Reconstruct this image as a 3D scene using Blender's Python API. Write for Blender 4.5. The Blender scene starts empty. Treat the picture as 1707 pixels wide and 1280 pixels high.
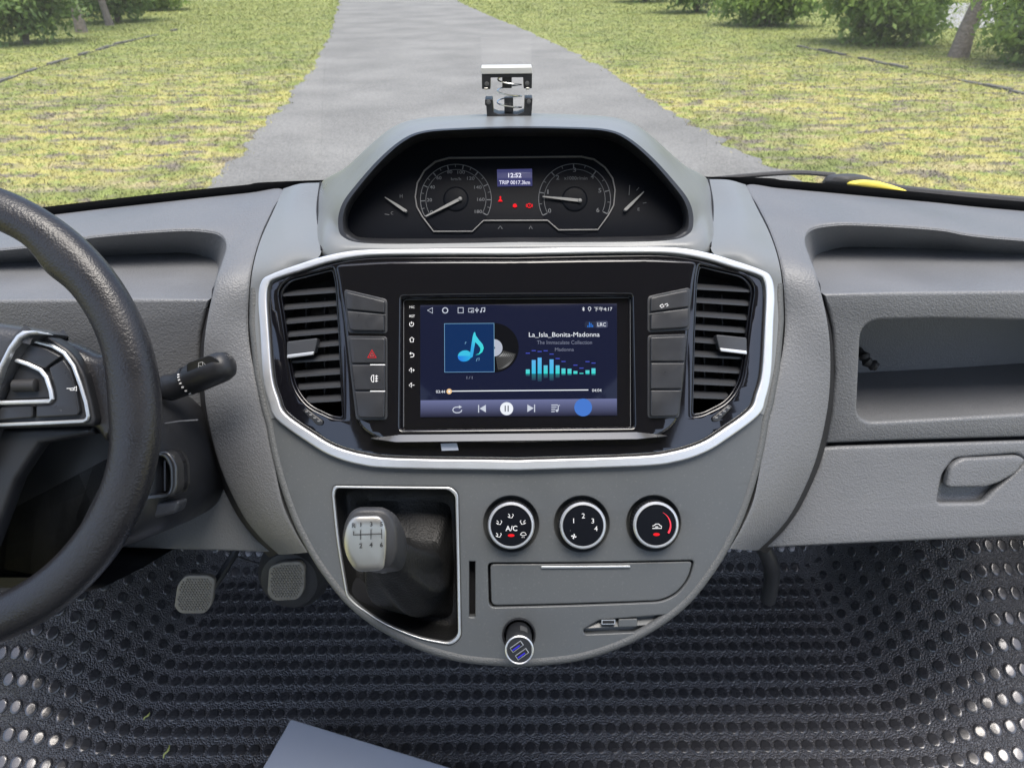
import bpy, bmesh, math, random
import numpy as np
from mathutils import Vector, Matrix, noise
from mathutils.geometry import tessellate_polygon

rnd = random.Random(7)
S = bpy.context.scene
COL = S.collection
R = math.radians

# ------------------------------------------------------------------ camera
FZ = 0.60                      # cab floor above the ground
FPX = 1242.0
CAM = Vector((0, 0, FZ + 1.15))
PITCH, ROLL = 29.7, -0.5
CM = (Matrix.Rotation(R(90 - PITCH), 3, 'X') @ Matrix.Rotation(R(ROLL), 3, 'Z'))
cam = bpy.data.cameras.new('camera')
cam.sensor_width = 36.0
cam.lens = FPX / 1707 * 36.0
cam.clip_start, cam.clip_end = 0.02, 900
cam.dof.use_dof = True
cam.dof.focus_distance = 0.76
cam.dof.aperture_fstop = 14.0
co = bpy.data.objects.new('camera', cam)
co.matrix_world = Matrix.Translation(CAM) @ CM.to_4x4()
COL.objects.link(co)
S.camera = co

# ------------------------------------------------------------------ sky, sun, exposure
SUN_EL, SUN_AZ = 76.0, 160.0     # azimuth clockwise from +Y (the driving direction)
EXPO = 1.32 
w = bpy.data.worlds.new('World'); S.world = w; w.use_nodes = True
nt = w.node_tree
sky = nt.nodes.new('ShaderNodeTexSky'); sky.sky_type = 'NISHITA'; sky.sun_disc = False
sky.sun_elevation = R(SUN_EL); sky.sun_rotation = R(SUN_AZ)
sky.air_density = 1.0; sky.dust_density = 4.0; sky.ozone_density = 0.6
bg = nt.nodes['Background']; bg.inputs[1].default_value = 0.145
nt.links.new(sky.outputs[0], bg.inputs[0])
sl = bpy.data.lights.new('sun', 'SUN'); sl.energy = 1.5; sl.angle = R(38); sl.color = (1, 0.97, 0.93)
so = bpy.data.objects.new('sun', sl); COL.objects.link(so)
sd = Vector((math.sin(R(SUN_AZ)) * math.cos(R(SUN_EL)), math.cos(R(SUN_AZ)) * math.cos(R(SUN_EL)), math.sin(R(SUN_EL))))
so.rotation_euler = sd.to_track_quat('Z', 'Y').to_euler()
S.view_settings.view_transform = 'Standard'; S.view_settings.look = 'None'
S.view_settings.exposure = EXPO; S.view_settings.gamma = 1
EM = 1 / 2 ** EXPO
S.cycles.max_bounces = 7; S.cycles.diffuse_bounces = 3; S.cycles.glossy_bounces = 3; S.cycles.transmission_bounces = 3; S.cycles.transparent_max_bounces = 6
S.cycles.use_light_tree = False; S.cycles.caustics_reflective = False; S.cycles.caustics_refractive = False

# ------------------------------------------------------------------ pixel rays (pixels of the 1707 x 1280 photograph)
def ray(px, py):
    return CM @ Vector(((px - 853.5) / FPX, -(py - 640) / FPX, -1.0))
def P(px, py, Y):
    d = ray(px, py); return CAM + d * (Y / d.y)
def PD(px, py, D):
    return CAM + ray(px, py) * D
def PZ(px, py, z):
    d = ray(px, py); return CAM + d * ((z - CAM.z) / d.z)
def G(px, py): return PZ(px, py, 0.0)
def proj(p):
    q = CM.transposed() @ (Vector(p) - CAM)
    return (853.5 + FPX * q.x / -q.z, 640 - FPX * q.y / -q.z, -q.z)
XC = 0.0051
def mir(v): return Vector((2 * XC - v.x, v.y, v.z))

class Frame:
    def __init__(s, O, U, V, W, k=0.0): s.O, s.U, s.V, s.W, s.k = Vector(O), Vector(U), Vector(V), Vector(W), k
    def pt(s, u, v, w=0.0): return s.O + s.U * u + s.V * v + s.W * (w - s.k * u * u)
    def px(s, x, y, w=0.0):
        d = ray(x, y); u = 0.0
        for _ in range(12 if s.k else 1):
            t = ((s.O + s.W * (w - s.k * u * u)) - CAM).dot(s.W) / d.dot(s.W)
            q = CAM + d * t - s.O
            u = q.dot(s.U)
        return (u, q.dot(s.V))
    def pp(s, pts, w=0.0): return [s.px(x, y, w) for x, y in pts]

# ------------------------------------------------------------------ materials
def sl2(c):
    return tuple((x / 12.92 if x <= .04045 else ((x + .055) / 1.055) ** 2.4) for x in (v / 255 for v in c))
MATS = {}
def mat(name, base=(.5, .5, .5), rough=.5, metal=0.0, grain=None, mottle=0.0, spec=.5, coat=0.0, emit=None, es=1.0, mscale=6.0, rvar=0.0, wear=0.0):
    m = bpy.data.materials.new(name); m.use_nodes = True
    t = m.node_tree; b = t.nodes['Principled BSDF']
    b.inputs['Base Color'].default_value = (*base, 1); b.inputs['Roughness'].default_value = rough
    b.inputs['Metallic'].default_value = metal; b.inputs['Specular IOR Level'].default_value = spec
    b.inputs['Coat Weight'].default_value = coat; b.inputs['Coat Roughness'].default_value = .03
    tc = t.nodes.new('ShaderNodeTexCoord')
    if emit:
        m.cycles.emission_sampling = 'NONE'
        b.inputs['Emission Color'].default_value = (*emit, 1); b.inputs['Emission Strength'].default_value = es * EM
    if mottle or rvar:
        n = t.nodes.new('ShaderNodeTexNoise'); n.inputs['Scale'].default_value = mscale; n.inputs['Detail'].default_value = 3
        t.links.new(tc.outputs['Object'], n.inputs['Vector'])
        if mottle:
            mx = t.nodes.new('ShaderNodeMix'); mx.data_type = 'RGBA'
            mx.inputs[6].default_value = (*[c * (1 - mottle) for c in base], 1); mx.inputs[7].default_value = (*[min(1, c * (1 + mottle)) for c in base], 1)
            t.links.new(n.outputs['Fac'], mx.inputs[0]); t.links.new(mx.outputs[2], b.inputs['Base Color'])
        if rvar:
            mr = t.nodes.new('ShaderNodeMapRange'); mr.inputs[1].default_value = .3; mr.inputs[2].default_value = .7
            mr.inputs[3].default_value = max(.02, rough - rvar); mr.inputs[4].default_value = min(1, rough + rvar)
            t.links.new(n.outputs['Fac'], mr.inputs[0]); t.links.new(mr.outputs[0], b.inputs['Roughness'])
    if name in ('dash_grey', 'console_grey', 'trim_grey'):
        # settled dust: fine pale specks and soft smudges
        nd = t.nodes.new('ShaderNodeTexNoise'); nd.inputs['Scale'].default_value = 420; nd.inputs['Detail'].default_value = 2; t.links.new(tc.outputs['Object'], nd.inputs['Vector'])
        rd = t.nodes.new('ShaderNodeMapRange'); rd.inputs[1].default_value = .60; rd.inputs[2].default_value = .74; rd.inputs[4].default_value = .10; t.links.new(nd.outputs['Fac'], rd.inputs[0])
        md = t.nodes.new('ShaderNodeMix'); md.data_type = 'RGBA'; md.inputs[7].default_value = (.34, .33, .31, 1); t.links.new(rd.outputs[0], md.inputs[0]); t.links.new(mx.outputs[2], md.inputs[6]); t.links.new(md.outputs[2], b.inputs['Base Color'])
    if grain:
        sc, st, dist = grain
        v = t.nodes.new('ShaderNodeTexVoronoi'); v.feature = 'F1'; v.inputs['Scale'].default_value = sc
        n2 = t.nodes.new('ShaderNodeTexNoise'); n2.inputs['Scale'].default_value = sc * .6; n2.inputs['Detail'].default_value = 1
        ad = t.nodes.new('ShaderNodeMath'); ad.operation = 'ADD'
        t.links.new(tc.outputs['Object'], v.inputs['Vector']); t.links.new(tc.outputs['Object'], n2.inputs['Vector'])
        t.links.new(v.outputs['Distance'], ad.inputs[0]); t.links.new(n2.outputs['Fac'], ad.inputs[1])
        bp = t.nodes.new('ShaderNodeBump'); bp.inputs['Strength'].default_value = st; bp.inputs['Distance'].default_value = dist
        t.links.new(ad.outputs[0], bp.inputs['Height']); t.links.new(bp.outputs[0], b.inputs['Normal'])
    MATS[name] = m
    return m
M = MATS
mat('dash_grey', (.152, .157, .166), .49, grain=(520, .42, .0008), mottle=.13, mscale=11, rvar=.09)
mat('console_grey', (.090, .096, .099), .36, mottle=.12, mscale=13, rvar=.09, grain=(1500, .08, .0005))
mat('trim_grey', (.185, .194, .198), .34, mottle=.10, mscale=11, rvar=.08, grain=(1500, .06, .0005))
mat('bead_grey', (.095, .10, .102), .55, grain=(700, .4, .001))
mat('chrome', (.74, .75, .76), .42, metal=.85, mottle=.06, mscale=60)
mat('dull_chrome', (.60, .61, .61), .40, metal=.85)
mat('piano_black', (.006, .006, .008), .06, coat=.6, rvar=.03, mscale=40)
mat('vent_black', (.030, .032, .036), .36, mottle=.1)
mat('slat_grey', (.045, .047, .052), .36, mottle=.1)
mat('cavity_black', (.006, .006, .008), .8)
mat('button_dark', (.026, .027, .030), .32, mottle=.08, mscale=60, rvar=.05)
mat('plastic_black', (.018, .019, .022), .45, mottle=.2, mscale=30, rvar=.08)
mat('felt_black', (.012, .013, .016), .85)
mat('seam_black', (.008, .008, .01), .7)
mat('leather_black', (.020, .020, .023), .34, grain=(560, .28, .0008), mottle=.2, rvar=.08, mscale=25)
mat('boot_leather', (.007, .0075, .008), .55, grain=(500, .4, .0009), rvar=.08)
mat('rubber_black', (.028, .028, .030), .6, mottle=.2, mscale=60)
mat('wheel_plastic', (.05, .052, .058), .35, grain=(500, .2, .0008), rvar=.06)
mat('ledge_sheen', (.20, .20, .20), .22, metal=.6)  # grey metal base stands for sky mirrored in gloss black
mat('satin_silver', (.52, .51, .48), .38, metal=.9, rvar=.07, mscale=60)
mat('knob_grey', (.045, .045, .047), .42, grain=(900, .2, .0005))
mat('pedal_metal', (.27, .25, .22), .55, metal=.25, mottle=.25, mscale=120)
mat('print_white', (.75, .75, .75), .5)
mat('print_dark', (.03, .03, .03), .5)
mat('print_red', (.55, .05, .05), .5)
mat('spring_steel', (.7, .7, .68), .3, metal=1)
mat('yellow_rubber', (.72, .60, .08), .6, mottle=.15, mscale=40)
mat('pale_board', (.46, .50, .58), .5, mottle=.06, mscale=15)
mat('white_plastic', (.58, .58, .56), .4)
mat('body_grey', (.25, .25, .26), .6, mottle=.1)
mat('headliner', (.14, .135, .13), .9)
mat('dial_black', (.005, .006, .009), .45, spec=.1)
mat('dial_ring', (.13, .13, .13), .4, metal=.4)
mat('dial_print', (.115, .12, .13), .6)
mat('needle', (.22, .22, .215), .5)
def emat(name, rgb, s=1.0):
    return mat(name, (.004, .004, .004), .08, spec=.2, emit=sl2(rgb), es=s)
emat('e_white', (238, 242, 250)); emat('e_grey', (120, 125, 145)); emat('e_panel', (18, 24, 52)); emat('e_pill', (70, 76, 100))
emat('e_pilld', (38, 44, 66)); emat('e_red', (235, 30, 40), 1.2); emat('e_lcd', (62, 64, 108)); emat('e_lcdtext', (235, 235, 255))
emat('e_album', (6, 44, 92)); emat('e_border', (130, 180, 214)); emat('e_vinyl', (6, 8, 16)); emat('e_vinylhi', (150, 152, 165))
emat('e_label', (178, 184, 200)); emat('e_peak', (70, 82, 190)); emat('e_knob', (240, 200, 150)); emat('e_knobin', (250, 225, 190))
emat('e_blue', (40, 120, 220)); emat('e_disc', (70, 120, 205)); emat('e_navy', (12, 16, 44)); emat('e_usb', (50, 40, 210), .9)
emat('e_cyan', (40, 200, 225)); emat('e_icon', (200, 206, 220))
# vertex coloured emitter for gradients shown on the lit display
def grad_mat():
    m = bpy.data.materials.new('e_gradient'); m.use_nodes = True; t = m.node_tree; b = t.nodes['Principled BSDF']
    b.inputs['Base Color'].default_value = (.01, .01, .01, 1); b.inputs['Roughness'].default_value = .15
    a = t.nodes.new('ShaderNodeAttribute'); a.attribute_name = 'Col'
    t.links.new(a.outputs['Color'], b.inputs['Emission Color']); b.inputs['Emission Strength'].default_value = EM
    m.cycles.emission_sampling = 'NONE'; M['e_gradient'] = m
grad_mat()

# ------------------------------------------------------------------ object helpers
def place(o, parent):
    if parent is not None:
        o.parent = parent
        if parent.type == 'EMPTY': o.matrix_parent_inverse = Matrix.Translation(-parent.location)
def thing(name, loc, label, cat, group=None):
    o = bpy.data.objects.new(name, None); COL.objects.link(o); o.location = loc; o.empty_display_size = .05
    o['label'] = label; o['category'] = cat
    if group: o['group'] = group
    return o
def tag(o, label=None, cat=None, group=None, kind=None):
    for k, v in (('label', label), ('category', cat), ('group', group), ('kind', kind)):
        if v: o[k] = v
    return o
def mesh(name, verts, faces, m, parent=None, smooth=True, angle=38):
    me = bpy.data.meshes.new(name); me.from_pydata([tuple(v) for v in verts], [], faces); me.update()
    if m is not None: me.materials.append(M[m] if isinstance(m, str) else m)
    if smooth:
        me.shade_smooth(); me.set_sharp_from_angle(angle=R(angle))
    o = bpy.data.objects.new(name, me); COL.objects.link(o); place(o, parent)
    return o
def recalc(o):
    bm = bmesh.new(); bm.from_mesh(o.data); bmesh.ops.recalc_face_normals(bm, faces=bm.faces); bm.to_mesh(o.data); bm.free()
    return o
class MB:
    """collects simple solids into one mesh"""
    def __init__(s): s.v, s.f = [], []
    def add(s, v, f):
        n = len(s.v); s.v += [Vector(x) for x in v]; s.f += [tuple(i + n for i in q) for q in f]
    def box(s, c, a, b, d):      # centre + three half vectors
        c, a, b, d = Vector(c), Vector(a), Vector(b), Vector(d)
        v = [c + a * i + b * j + d * k for i in (-1, 1) for j in (-1, 1) for k in (-1, 1)]
        s.add(v, [(0, 1, 3, 2), (4, 6, 7, 5), (0, 4, 5, 1), (2, 3, 7, 6), (0, 2, 6, 4), (1, 5, 7, 3)])
    def tube(s, pts, rad, n=10, closed=False, caps=True, flat=None):
        pts = [Vector(p) for p in pts]; L = len(pts); rings = []
        up = Vector((0, 0, 1)); nv = None
        for i, p in enumerate(pts):
            a = pts[(i - 1) % L] if closed or i > 0 else p; b = pts[(i + 1) % L] if closed or i < L - 1 else p
            t = (b - a).normalized()
            if nv is None:
                nv = t.cross(up)
                if nv.length < .05: nv = t.cross(Vector((1, 0, 0)))
            nv = (nv - t * nv.dot(t)).normalized(); bn = t.cross(nv)
            r = rad(i) if callable(rad) else rad
            rings.append([p + (nv * math.cos(2 * math.pi * k / n) + bn * math.sin(2 * math.pi * k / n)) * r for k in range(n)])
        v = [q for rg in rings for q in rg]; f = []
        for i in range(L if closed else L - 1):
            j = (i + 1) % L
            for k in range(n): f.append((i * n + k, i * n + (k + 1) % n, j * n + (k + 1) % n, j * n + k))
        if caps and not closed:
            f.append(tuple(range(n - 1, -1, -1))); f.append(tuple((L - 1) * n + k for k in range(n)))
        s.add(v, f)
    def lathe(s, fr, cu, cv, prof, n=40, sx=1, sy=1, cap0=False, cap1=True):
        v = []; f = []
        for r, wv in prof:
            for k in range(n):
                a = 2 * math.pi * k / n; v.append(fr.pt(cu + r * sx * math.cos(a), cv + r * sy * math.sin(a), wv))
        for i in range(len(prof) - 1):
            for k in range(n): f.append((i * n + k, i * n + (k + 1) % n, (i + 1) * n + (k + 1) % n, (i + 1) * n + k))
        if cap0: f.append(tuple(range(n - 1, -1, -1)))
        if cap1: f.append(tuple((len(prof) - 1) * n + k for k in range(n)))
        s.add(v, f)
    def build(s, name, m, parent=None, smooth=True, angle=38):
        return recalc(mesh(name, s.v, s.f, m, parent, smooth, angle))

def cr(p0, p1, p2, p3, t):
    return ((p1 * 2) + (p2 - p0) * t + (p0 * 2 - p1 * 5 + p2 * 4 - p3) * t * t + (p1 * 3 - p0 - p2 * 3 + p3) * t ** 3) * .5
def spline(pts, n, closed=False):
    pts = [Vector(p) for p in pts]; L = len(pts); out = []
    for i in range(L if closed else L - 1):
        if closed: a, b, c, d = pts[(i - 1) % L], pts[i], pts[(i + 1) % L], pts[(i + 2) % L]
        else:
            b, c = pts[i], pts[i + 1]
            a = pts[i - 1] if i > 0 else b * 2 - c; d = pts[i + 2] if i + 2 < L else c * 2 - b
        for k in range(n): out.append(cr(a, b, c, d, k / n))
    if not closed: out.append(pts[-1])
    return out
def sp2(pts, n=6, closed=True): return [(p.x, p.y) for p in spline([(a, b, 0) for a, b in pts], n, closed)]
def rpoly(pts, r, n=5):
    """polygon with rounded corners; r is one number or one per corner"""
    out = []; L = len(pts)
    for i in range(L):
        p = Vector(pts[i]); a = Vector(pts[i - 1]); b = Vector(pts[(i + 1) % L]); ri = r[i] if isinstance(r, (list, tuple)) else r
        da, db = a - p, b - p; q = min(ri, da.length * .45, db.length * .45)
        p0 = p + da.normalized() * q; p1 = p + db.normalized() * q
        for k in range(n + 1):
            t = k / n; out.append(tuple(p0 * (1 - t) ** 2 + p * 2 * t * (1 - t) + p1 * t * t))
    return out
def circ(cx, cy, r, n=36, a0=0, ry=None): return [(cx + r * math.cos(a0 + 2 * math.pi * k / n), cy + (ry or r) * math.sin(a0 + 2 * math.pi * k / n)) for k in range(n)]
def area(l): return sum(l[i - 1][0] * l[i][1] - l[i][0] * l[i - 1][1] for i in range(len(l))) / 2
def loft(name, curves, nu, nv, m, parent, closed=False, angle=60, cross_closed=False, lin=False):
    rows = [spline(c, nu, closed) for c in curves]
    n = len(rows[0]); cols = []
    for i in range(n):
        c = [r[i] for r in rows]
        cols.append(spline(c, nv) if not lin else [c[j].lerp(c[j + 1], k / nv) for j in range(len(c) - 1) for k in range(nv)] + [c[-1]])
    mlen = len(cols[0]); v = [p for c in cols for p in c]; f = []
    for i in range(n if closed else n - 1):
        j = (i + 1) % n
        for k in range(mlen - 1): f.append((i * mlen + k, i * mlen + k + 1, j * mlen + k + 1, j * mlen + k))
    return mesh(name, v, f, m, parent, True, angle)
def face_cam(o):
    """orient an open sheet's normals to the camera side"""
    bm = bmesh.new(); bm.from_mesh(o.data); bmesh.ops.recalc_face_normals(bm, faces=bm.faces)
    s = sum((CAM - f.calc_center_median()).dot(f.normal) * f.calc_area() for f in bm.faces)
    if s < 0: bmesh.ops.reverse_faces(bm, faces=bm.faces)
    bm.to_mesh(o.data); bm.free(); return o
def plate(name, fr, loops, top, thick, bevel, m, parent, bres=2, cut=.018, angle=38):
    """solid plate from (u,v) outlines: first loop outside, the rest holes; bevelled rim, bent with its frame"""
    cu = bpy.data.curves.new('tmp', 'CURVE'); cu.dimensions = '2D'; cu.fill_mode = 'BOTH'
    cu.extrude = max(thick / 2 - bevel, .00005); cu.bevel_depth = bevel; cu.bevel_resolution = bres
    cu.offset = -bevel
    for i, l in enumerate(loops):
        l = list(l); l = [p for k_, p in enumerate(l) if (Vector(p) - Vector(l[k_ - 1])).length > 2e-5]
        if (area(l) > 0) != (i == 0): l.reverse()
        s = cu.splines.new('POLY'); s.points.add(len(l) - 1); s.use_cyclic_u = True
        for p, q in zip(s.points, l): p.co = (q[0], q[1], 0, 1)
    o = bpy.data.objects.new('tmp', cu); COL.objects.link(o)
    dg = bpy.context.evaluated_depsgraph_get(); me = bpy.data.meshes.new_from_object(o.evaluated_get(dg))
    bpy.data.objects.remove(o); bpy.data.curves.remove(cu)
    bm = bmesh.new(); bm.from_mesh(me); bpy.data.meshes.remove(me)
    bmesh.ops.remove_doubles(bm, verts=bm.verts, dist=1e-6)
    if fr.k:
        us = [v.co.x for v in bm.verts]; a, b = min(us), max(us); x = math.ceil(a / cut) * cut
        while x < b:
            if b - a > cut: bmesh.ops.bisect_plane(bm, geom=bm.verts[:] + bm.edges[:] + bm.faces[:], plane_co=(x, 0, 0), plane_no=(1, 0, 0), dist=1e-6)
            x += cut
    h = top - thick / 2
    for v in bm.verts: v.co = fr.pt(v.co.x, v.co.y, v.co.z + h)
    bmesh.ops.recalc_face_normals(bm, faces=bm.faces)
    me = bpy.data.meshes.new(name); bm.to_mesh(me); bm.free()
    me.materials.append(M[m]); me.shade_smooth(); me.set_sharp_from_angle(angle=R(angle))
    o = bpy.data.objects.new(name, me); COL.objects.link(o); place(o, parent)
    return o
def flat(name, fr, loops, w, m, parent, px=True):
    """flat print: filled outline(s) lying on a frame"""
    if px: loops = [fr.pp(l, w) for l in loops]
    tris = tessellate_polygon([[Vector((a, b, 0)) for a, b in l] for l in loops])
    pts = [p for l in loops for p in l]
    return face_cam(mesh(name, [fr.pt(a, b, w) for a, b in pts], [tuple(t) for t in tris], m, parent, False))
def ribbon(pts, wd, closed=False):
    pts = [Vector(p).to_2d() if len(p) == 3 else Vector(p) for p in pts]; L = len(pts); a, b = [], []
    for i, p in enumerate(pts):
        q = pts[(i - 1) % L] if closed or i else p; r = pts[(i + 1) % L] if closed or i < L - 1 else p
        t = (r - q)
        t = t.normalized() if t.length > 1e-9 else Vector((1, 0)); n = Vector((-t.y, t.x)) * wd / 2
        a.append(p + n); b.append(p - n)
    f = []
    for i in range(L if closed else L - 1):
        j = (i + 1) % L; f.append((i, j, L + j, L + i))
    return a + b, f
def stroke(name, fr, strokes, wd, w, m, parent, closed=False, px=True):
    """flat printed lines, width in pixels (px) or metres"""
    V, F = [], []
    for pts in strokes:
        v, f = ribbon(pts, wd, closed); n = len(V)
        V += [tuple(x) for x in v]; F += [tuple(i + n for i in q) for q in f]
    if px: V = fr.pp(V, w)
    return face_cam(mesh(name, [fr.pt(a, b, w) for a, b in V], F, m, parent, False))
def text_mesh(body, bold=0.0):
    cu = bpy.data.curves.new('tmp', 'FONT'); cu.body = body; cu.resolution_u = 3; cu.offset = bold
    o = bpy.data.objects.new('tmp', cu); COL.objects.link(o)
    dg = bpy.context.evaluated_depsgraph_get(); me = bpy.data.meshes.new_from_object(o.evaluated_get(dg))
    bpy.data.objects.remove(o); bpy.data.curves.remove(cu)
    v = [(x.co.x, x.co.y) for x in me.vertices]; f = [tuple(p.vertices) for p in me.polygons]; bpy.data.meshes.remove(me)
    return v, f
def text(name, body, fr, x0, y0, x1, y1, w, m, parent, bold=0.0, slope=0.0, capref=None):
    """lettering whose bounding box spans pixels x0..x1 and y0 (top)..y1 (bottom); slope = rise in px over the width"""
    v, f = text_mesh(body, bold)
    if not v: return None
    ax, bx = min(p[0] for p in v), max(p[0] for p in v); ay, by = min(p[1] for p in v), max(p[1] for p in v)
    out = []
    for x, y in v:
        s = (x - ax) / (bx - ax + 1e-9); t = (y - ay) / (by - ay + 1e-9)
        out.append((x0 + (x1 - x0) * s, y1 + (y0 - y1) * t - slope * s))
    uv = fr.pp(out, w)
    return face_cam(mesh(name, [fr.pt(a, b, w) for a, b in uv], f, m, parent, False))
def vcol(o, cols):
    a = o.data.color_attributes.new('Col', 'FLOAT_COLOR', 'POINT')
    for i, c in enumerate(cols): a.data[i].color = (*sl2(c), 1)
    return o
def sm(t, a, b):
    t = min(1, max(0, (t - a) / (b - a))); return t * t * (3 - 2 * t)

# ================================================================== THE SETTING OUTSIDE
def lawn_mat(name, blades=False):
    m = bpy.data.materials.new(name); m.use_nodes = True; t = m.node_tree; b = t.nodes['Principled BSDF']
    b.inputs['Roughness'].default_value = .9; b.inputs['Specular IOR Level'].default_value = .15
    g = t.nodes.new('ShaderNodeNewGeometry')
    def nz(scale, detail=6, stretch=None):
        n = t.nodes.new('ShaderNodeTexNoise'); n.inputs['Scale'].default_value = scale; n.inputs['Detail'].default_value = detail
        src = g.outputs['Position']
        if stretch:
            mp = t.nodes.new('ShaderNodeMapping'); mp.inputs['Scale'].default_value = stretch; t.links.new(src, mp.inputs['Vector']); src = mp.outputs[0]
        t.links.new(src, n.inputs['Vector']); return n.outputs['Fac']
    def ramp(fac, a, bb):
        r = t.nodes.new('ShaderNodeMapRange'); r.inputs[1].default_value = a; r.inputs[2].default_value = bb; r.clamp = True
        t.links.new(fac, r.inputs[0]); return r.outputs[0]
    def mixc(fac, c0, c1):
        x = t.nodes.new('ShaderNodeMix'); x.data_type = 'RGBA'; t.links.new(fac, x.inputs[0])
        for i, c in ((6, c0), (7, c1)):
            if isinstance(c, tuple): x.inputs[i].default_value = (*c, 1)
            else: t.links.new(c, x.inputs[i])
        return x.outputs[2]
    green, yel, straw, soil, lime = (.17, .20, .06), (.42, .385, .13), (.42, .36, .20), (.19, .165, .13), (.27, .32, .09)
    c = mixc(ramp(nz(.55, 5, (1, 1.5, 1)), .40, .54), green, yel)
    c = mixc(ramp(nz(1.3, 4, (1, 2.0, 1)), .50, .68), c, straw)
    c = mixc(ramp(nz(2.2, 5, (1, 2.2, 1)), .50, .60), c, soil)
    c = mixc(ramp(nz(5.0, 4), .50, .66), c, lime)
    sx = t.nodes.new('ShaderNodeSeparateXYZ'); t.links.new(g.outputs['Position'], sx.inputs[0])
    far = ramp(sx.outputs['Y'], 11, 19)
    fm = t.nodes.new('ShaderNodeMath'); fm.operation = 'MULTIPLY'; fm.inputs[1].default_value = .65; t.links.new(far, fm.inputs[0])
    c = mixc(fm.outputs[0], c, (.19, .235, .07))
    hv = ramp(nz(90, 2), .25, .75)
    x = t.nodes.new('ShaderNodeMix'); x.data_type = 'RGBA'; x.blend_type = 'MULTIPLY'; x.inputs[0].default_value = .75
    t.links.new(c, x.inputs[6]); g2 = mixc(hv, (.72, .72, .72), (1.20, 1.20, 1.18)); t.links.new(g2, x.inputs[7])
    t.links.new(x.outputs[2], b.inputs['Base Color'])
    if not blades:
        bp = t.nodes.new('ShaderNodeBump'); bp.inputs['Strength'].default_value = .9; bp.inputs['Distance'].default_value = .05
        t.links.new(nz(22, 8), bp.inputs['Height']); t.links.new(bp.outputs[0], b.inputs['Normal'])
    else:
        b.inputs['Roughness'].default_value = .6
    M[name] = m
lawn_mat('lawn'); lawn_mat('grass_blades', True)
def road_mat():
    m = bpy.data.materials.new('asphalt_pale'); m.use_nodes = True; t = m.node_tree; b = t.nodes['Principled BSDF']
    b.inputs['Roughness'].default_value = .9
    g = t.nodes.new('ShaderNodeNewGeometry')
    a = t.nodes.new('ShaderNodeTexNoise'); a.inputs['Scale'].default_value = 45; a.inputs['Detail'].default_value = 6
    c = t.nodes.new('ShaderNodeTexNoise'); c.inputs['Scale'].default_value = .7; c.inputs['Detail'].default_value = 6
    for n in (a, c): t.links.new(g.outputs['Position'], n.inputs['Vector'])
    r = t.nodes.new('ShaderNodeValToRGB'); r.color_ramp.elements[0].position = .36; r.color_ramp.elements[1].position = .62
    r.color_ramp.elements[0].color = (.125, .123, .115, 1); r.color_ramp.elements[1].color = (.200, .197, .184, 1)
    t.links.new(a.outputs['Fac'], r.inputs[0])
    x = t.nodes.new('ShaderNodeMix'); x.data_type = 'RGBA'; x.blend_type = 'MULTIPLY'; x.inputs[0].default_value = 1
    r2 = t.nodes.new('ShaderNodeValToRGB'); r2.color_ramp.elements[0].position = .35; r2.color_ramp.elements[1].position = .65
    r2.color_ramp.elements[0].color = (.80, .80, .80, 1); r2.color_ramp.elements[1].color = (1.1, 1.1, 1.1, 1)
    t.links.new(c.outputs['Fac'], r2.inputs[0]); t.links.new(r.outputs[0], x.inputs[6]); t.links.new(r2.outputs[0], x.inputs[7])
    t.links.new(x.outputs[2], b.inputs['Base Color'])
    bp = t.nodes.new('ShaderNodeBump'); bp.inputs['Strength'].default_value = .4; bp.inputs['Distance'].default_value = .01
    t.links.new(a.outputs['Fac'], bp.inputs['Height']); t.links.new(bp.outputs[0], b.inputs['Normal'])
    M['asphalt_pale'] = m
road_mat()
mat('stone', (.10, .095, .085), .9, mottle=.4, mscale=9)
mat('soil', (.07, .055, .04), .95, mottle=.3, mscale=5)
mat('bark', (.17, .145, .125), .9, mottle=.45, mscale=14, grain=(25, .6, .02))
mat('concrete', (.27, .27, .27), .85, mottle=.15, mscale=4)
def leaf_mat(name, a, b_):
    m = bpy.data.materials.new(name); m.use_nodes = True; t = m.node_tree; b = t.nodes['Principled BSDF']
    b.inputs['Roughness'].default_value = .5; b.inputs['Specular IOR Level'].default_value = .4
    at = t.nodes.new('ShaderNodeAttribute'); at.attribute_name = 'leaf'
    x = t.nodes.new('ShaderNodeMix'); x.data_type = 'RGBA'; x.inputs[6].default_value = (*a, 1); x.inputs[7].default_value = (*b_, 1)
    t.links.new(at.outputs['Fac'], x.inputs[0]); t.links.new(x.outputs[2], b.inputs['Base Color'])
    tr = t.nodes.new('ShaderNodeBsdfTranslucent'); t.links.new(x.outputs[2], tr.inputs['Color'])
    ms = t.nodes.new('ShaderNodeMixShader'); ms.inputs[0].default_value = .45
    out = t.nodes['Material Output']; t.links.new(b.outputs[0], ms.inputs[1]); t.links.new(tr.outputs[0], ms.inputs[2]); t.links.new(ms.outputs[0], out.inputs[0])
    M[name] = m
leaf_mat('leaf_mid', (.13, .21, .05), (.34, .46, .12))
leaf_mat('leaf_dark', (.09, .155, .05), (.25, .35, .11))

bm_g = mesh('ground', [(-300, -60, 0), (300, -60, 0), (300, 600, 0), (-300, 600, 0)], [(0, 1, 2, 3)], 'lawn', None, False)
tag(bm_g, kind='structure')

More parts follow.
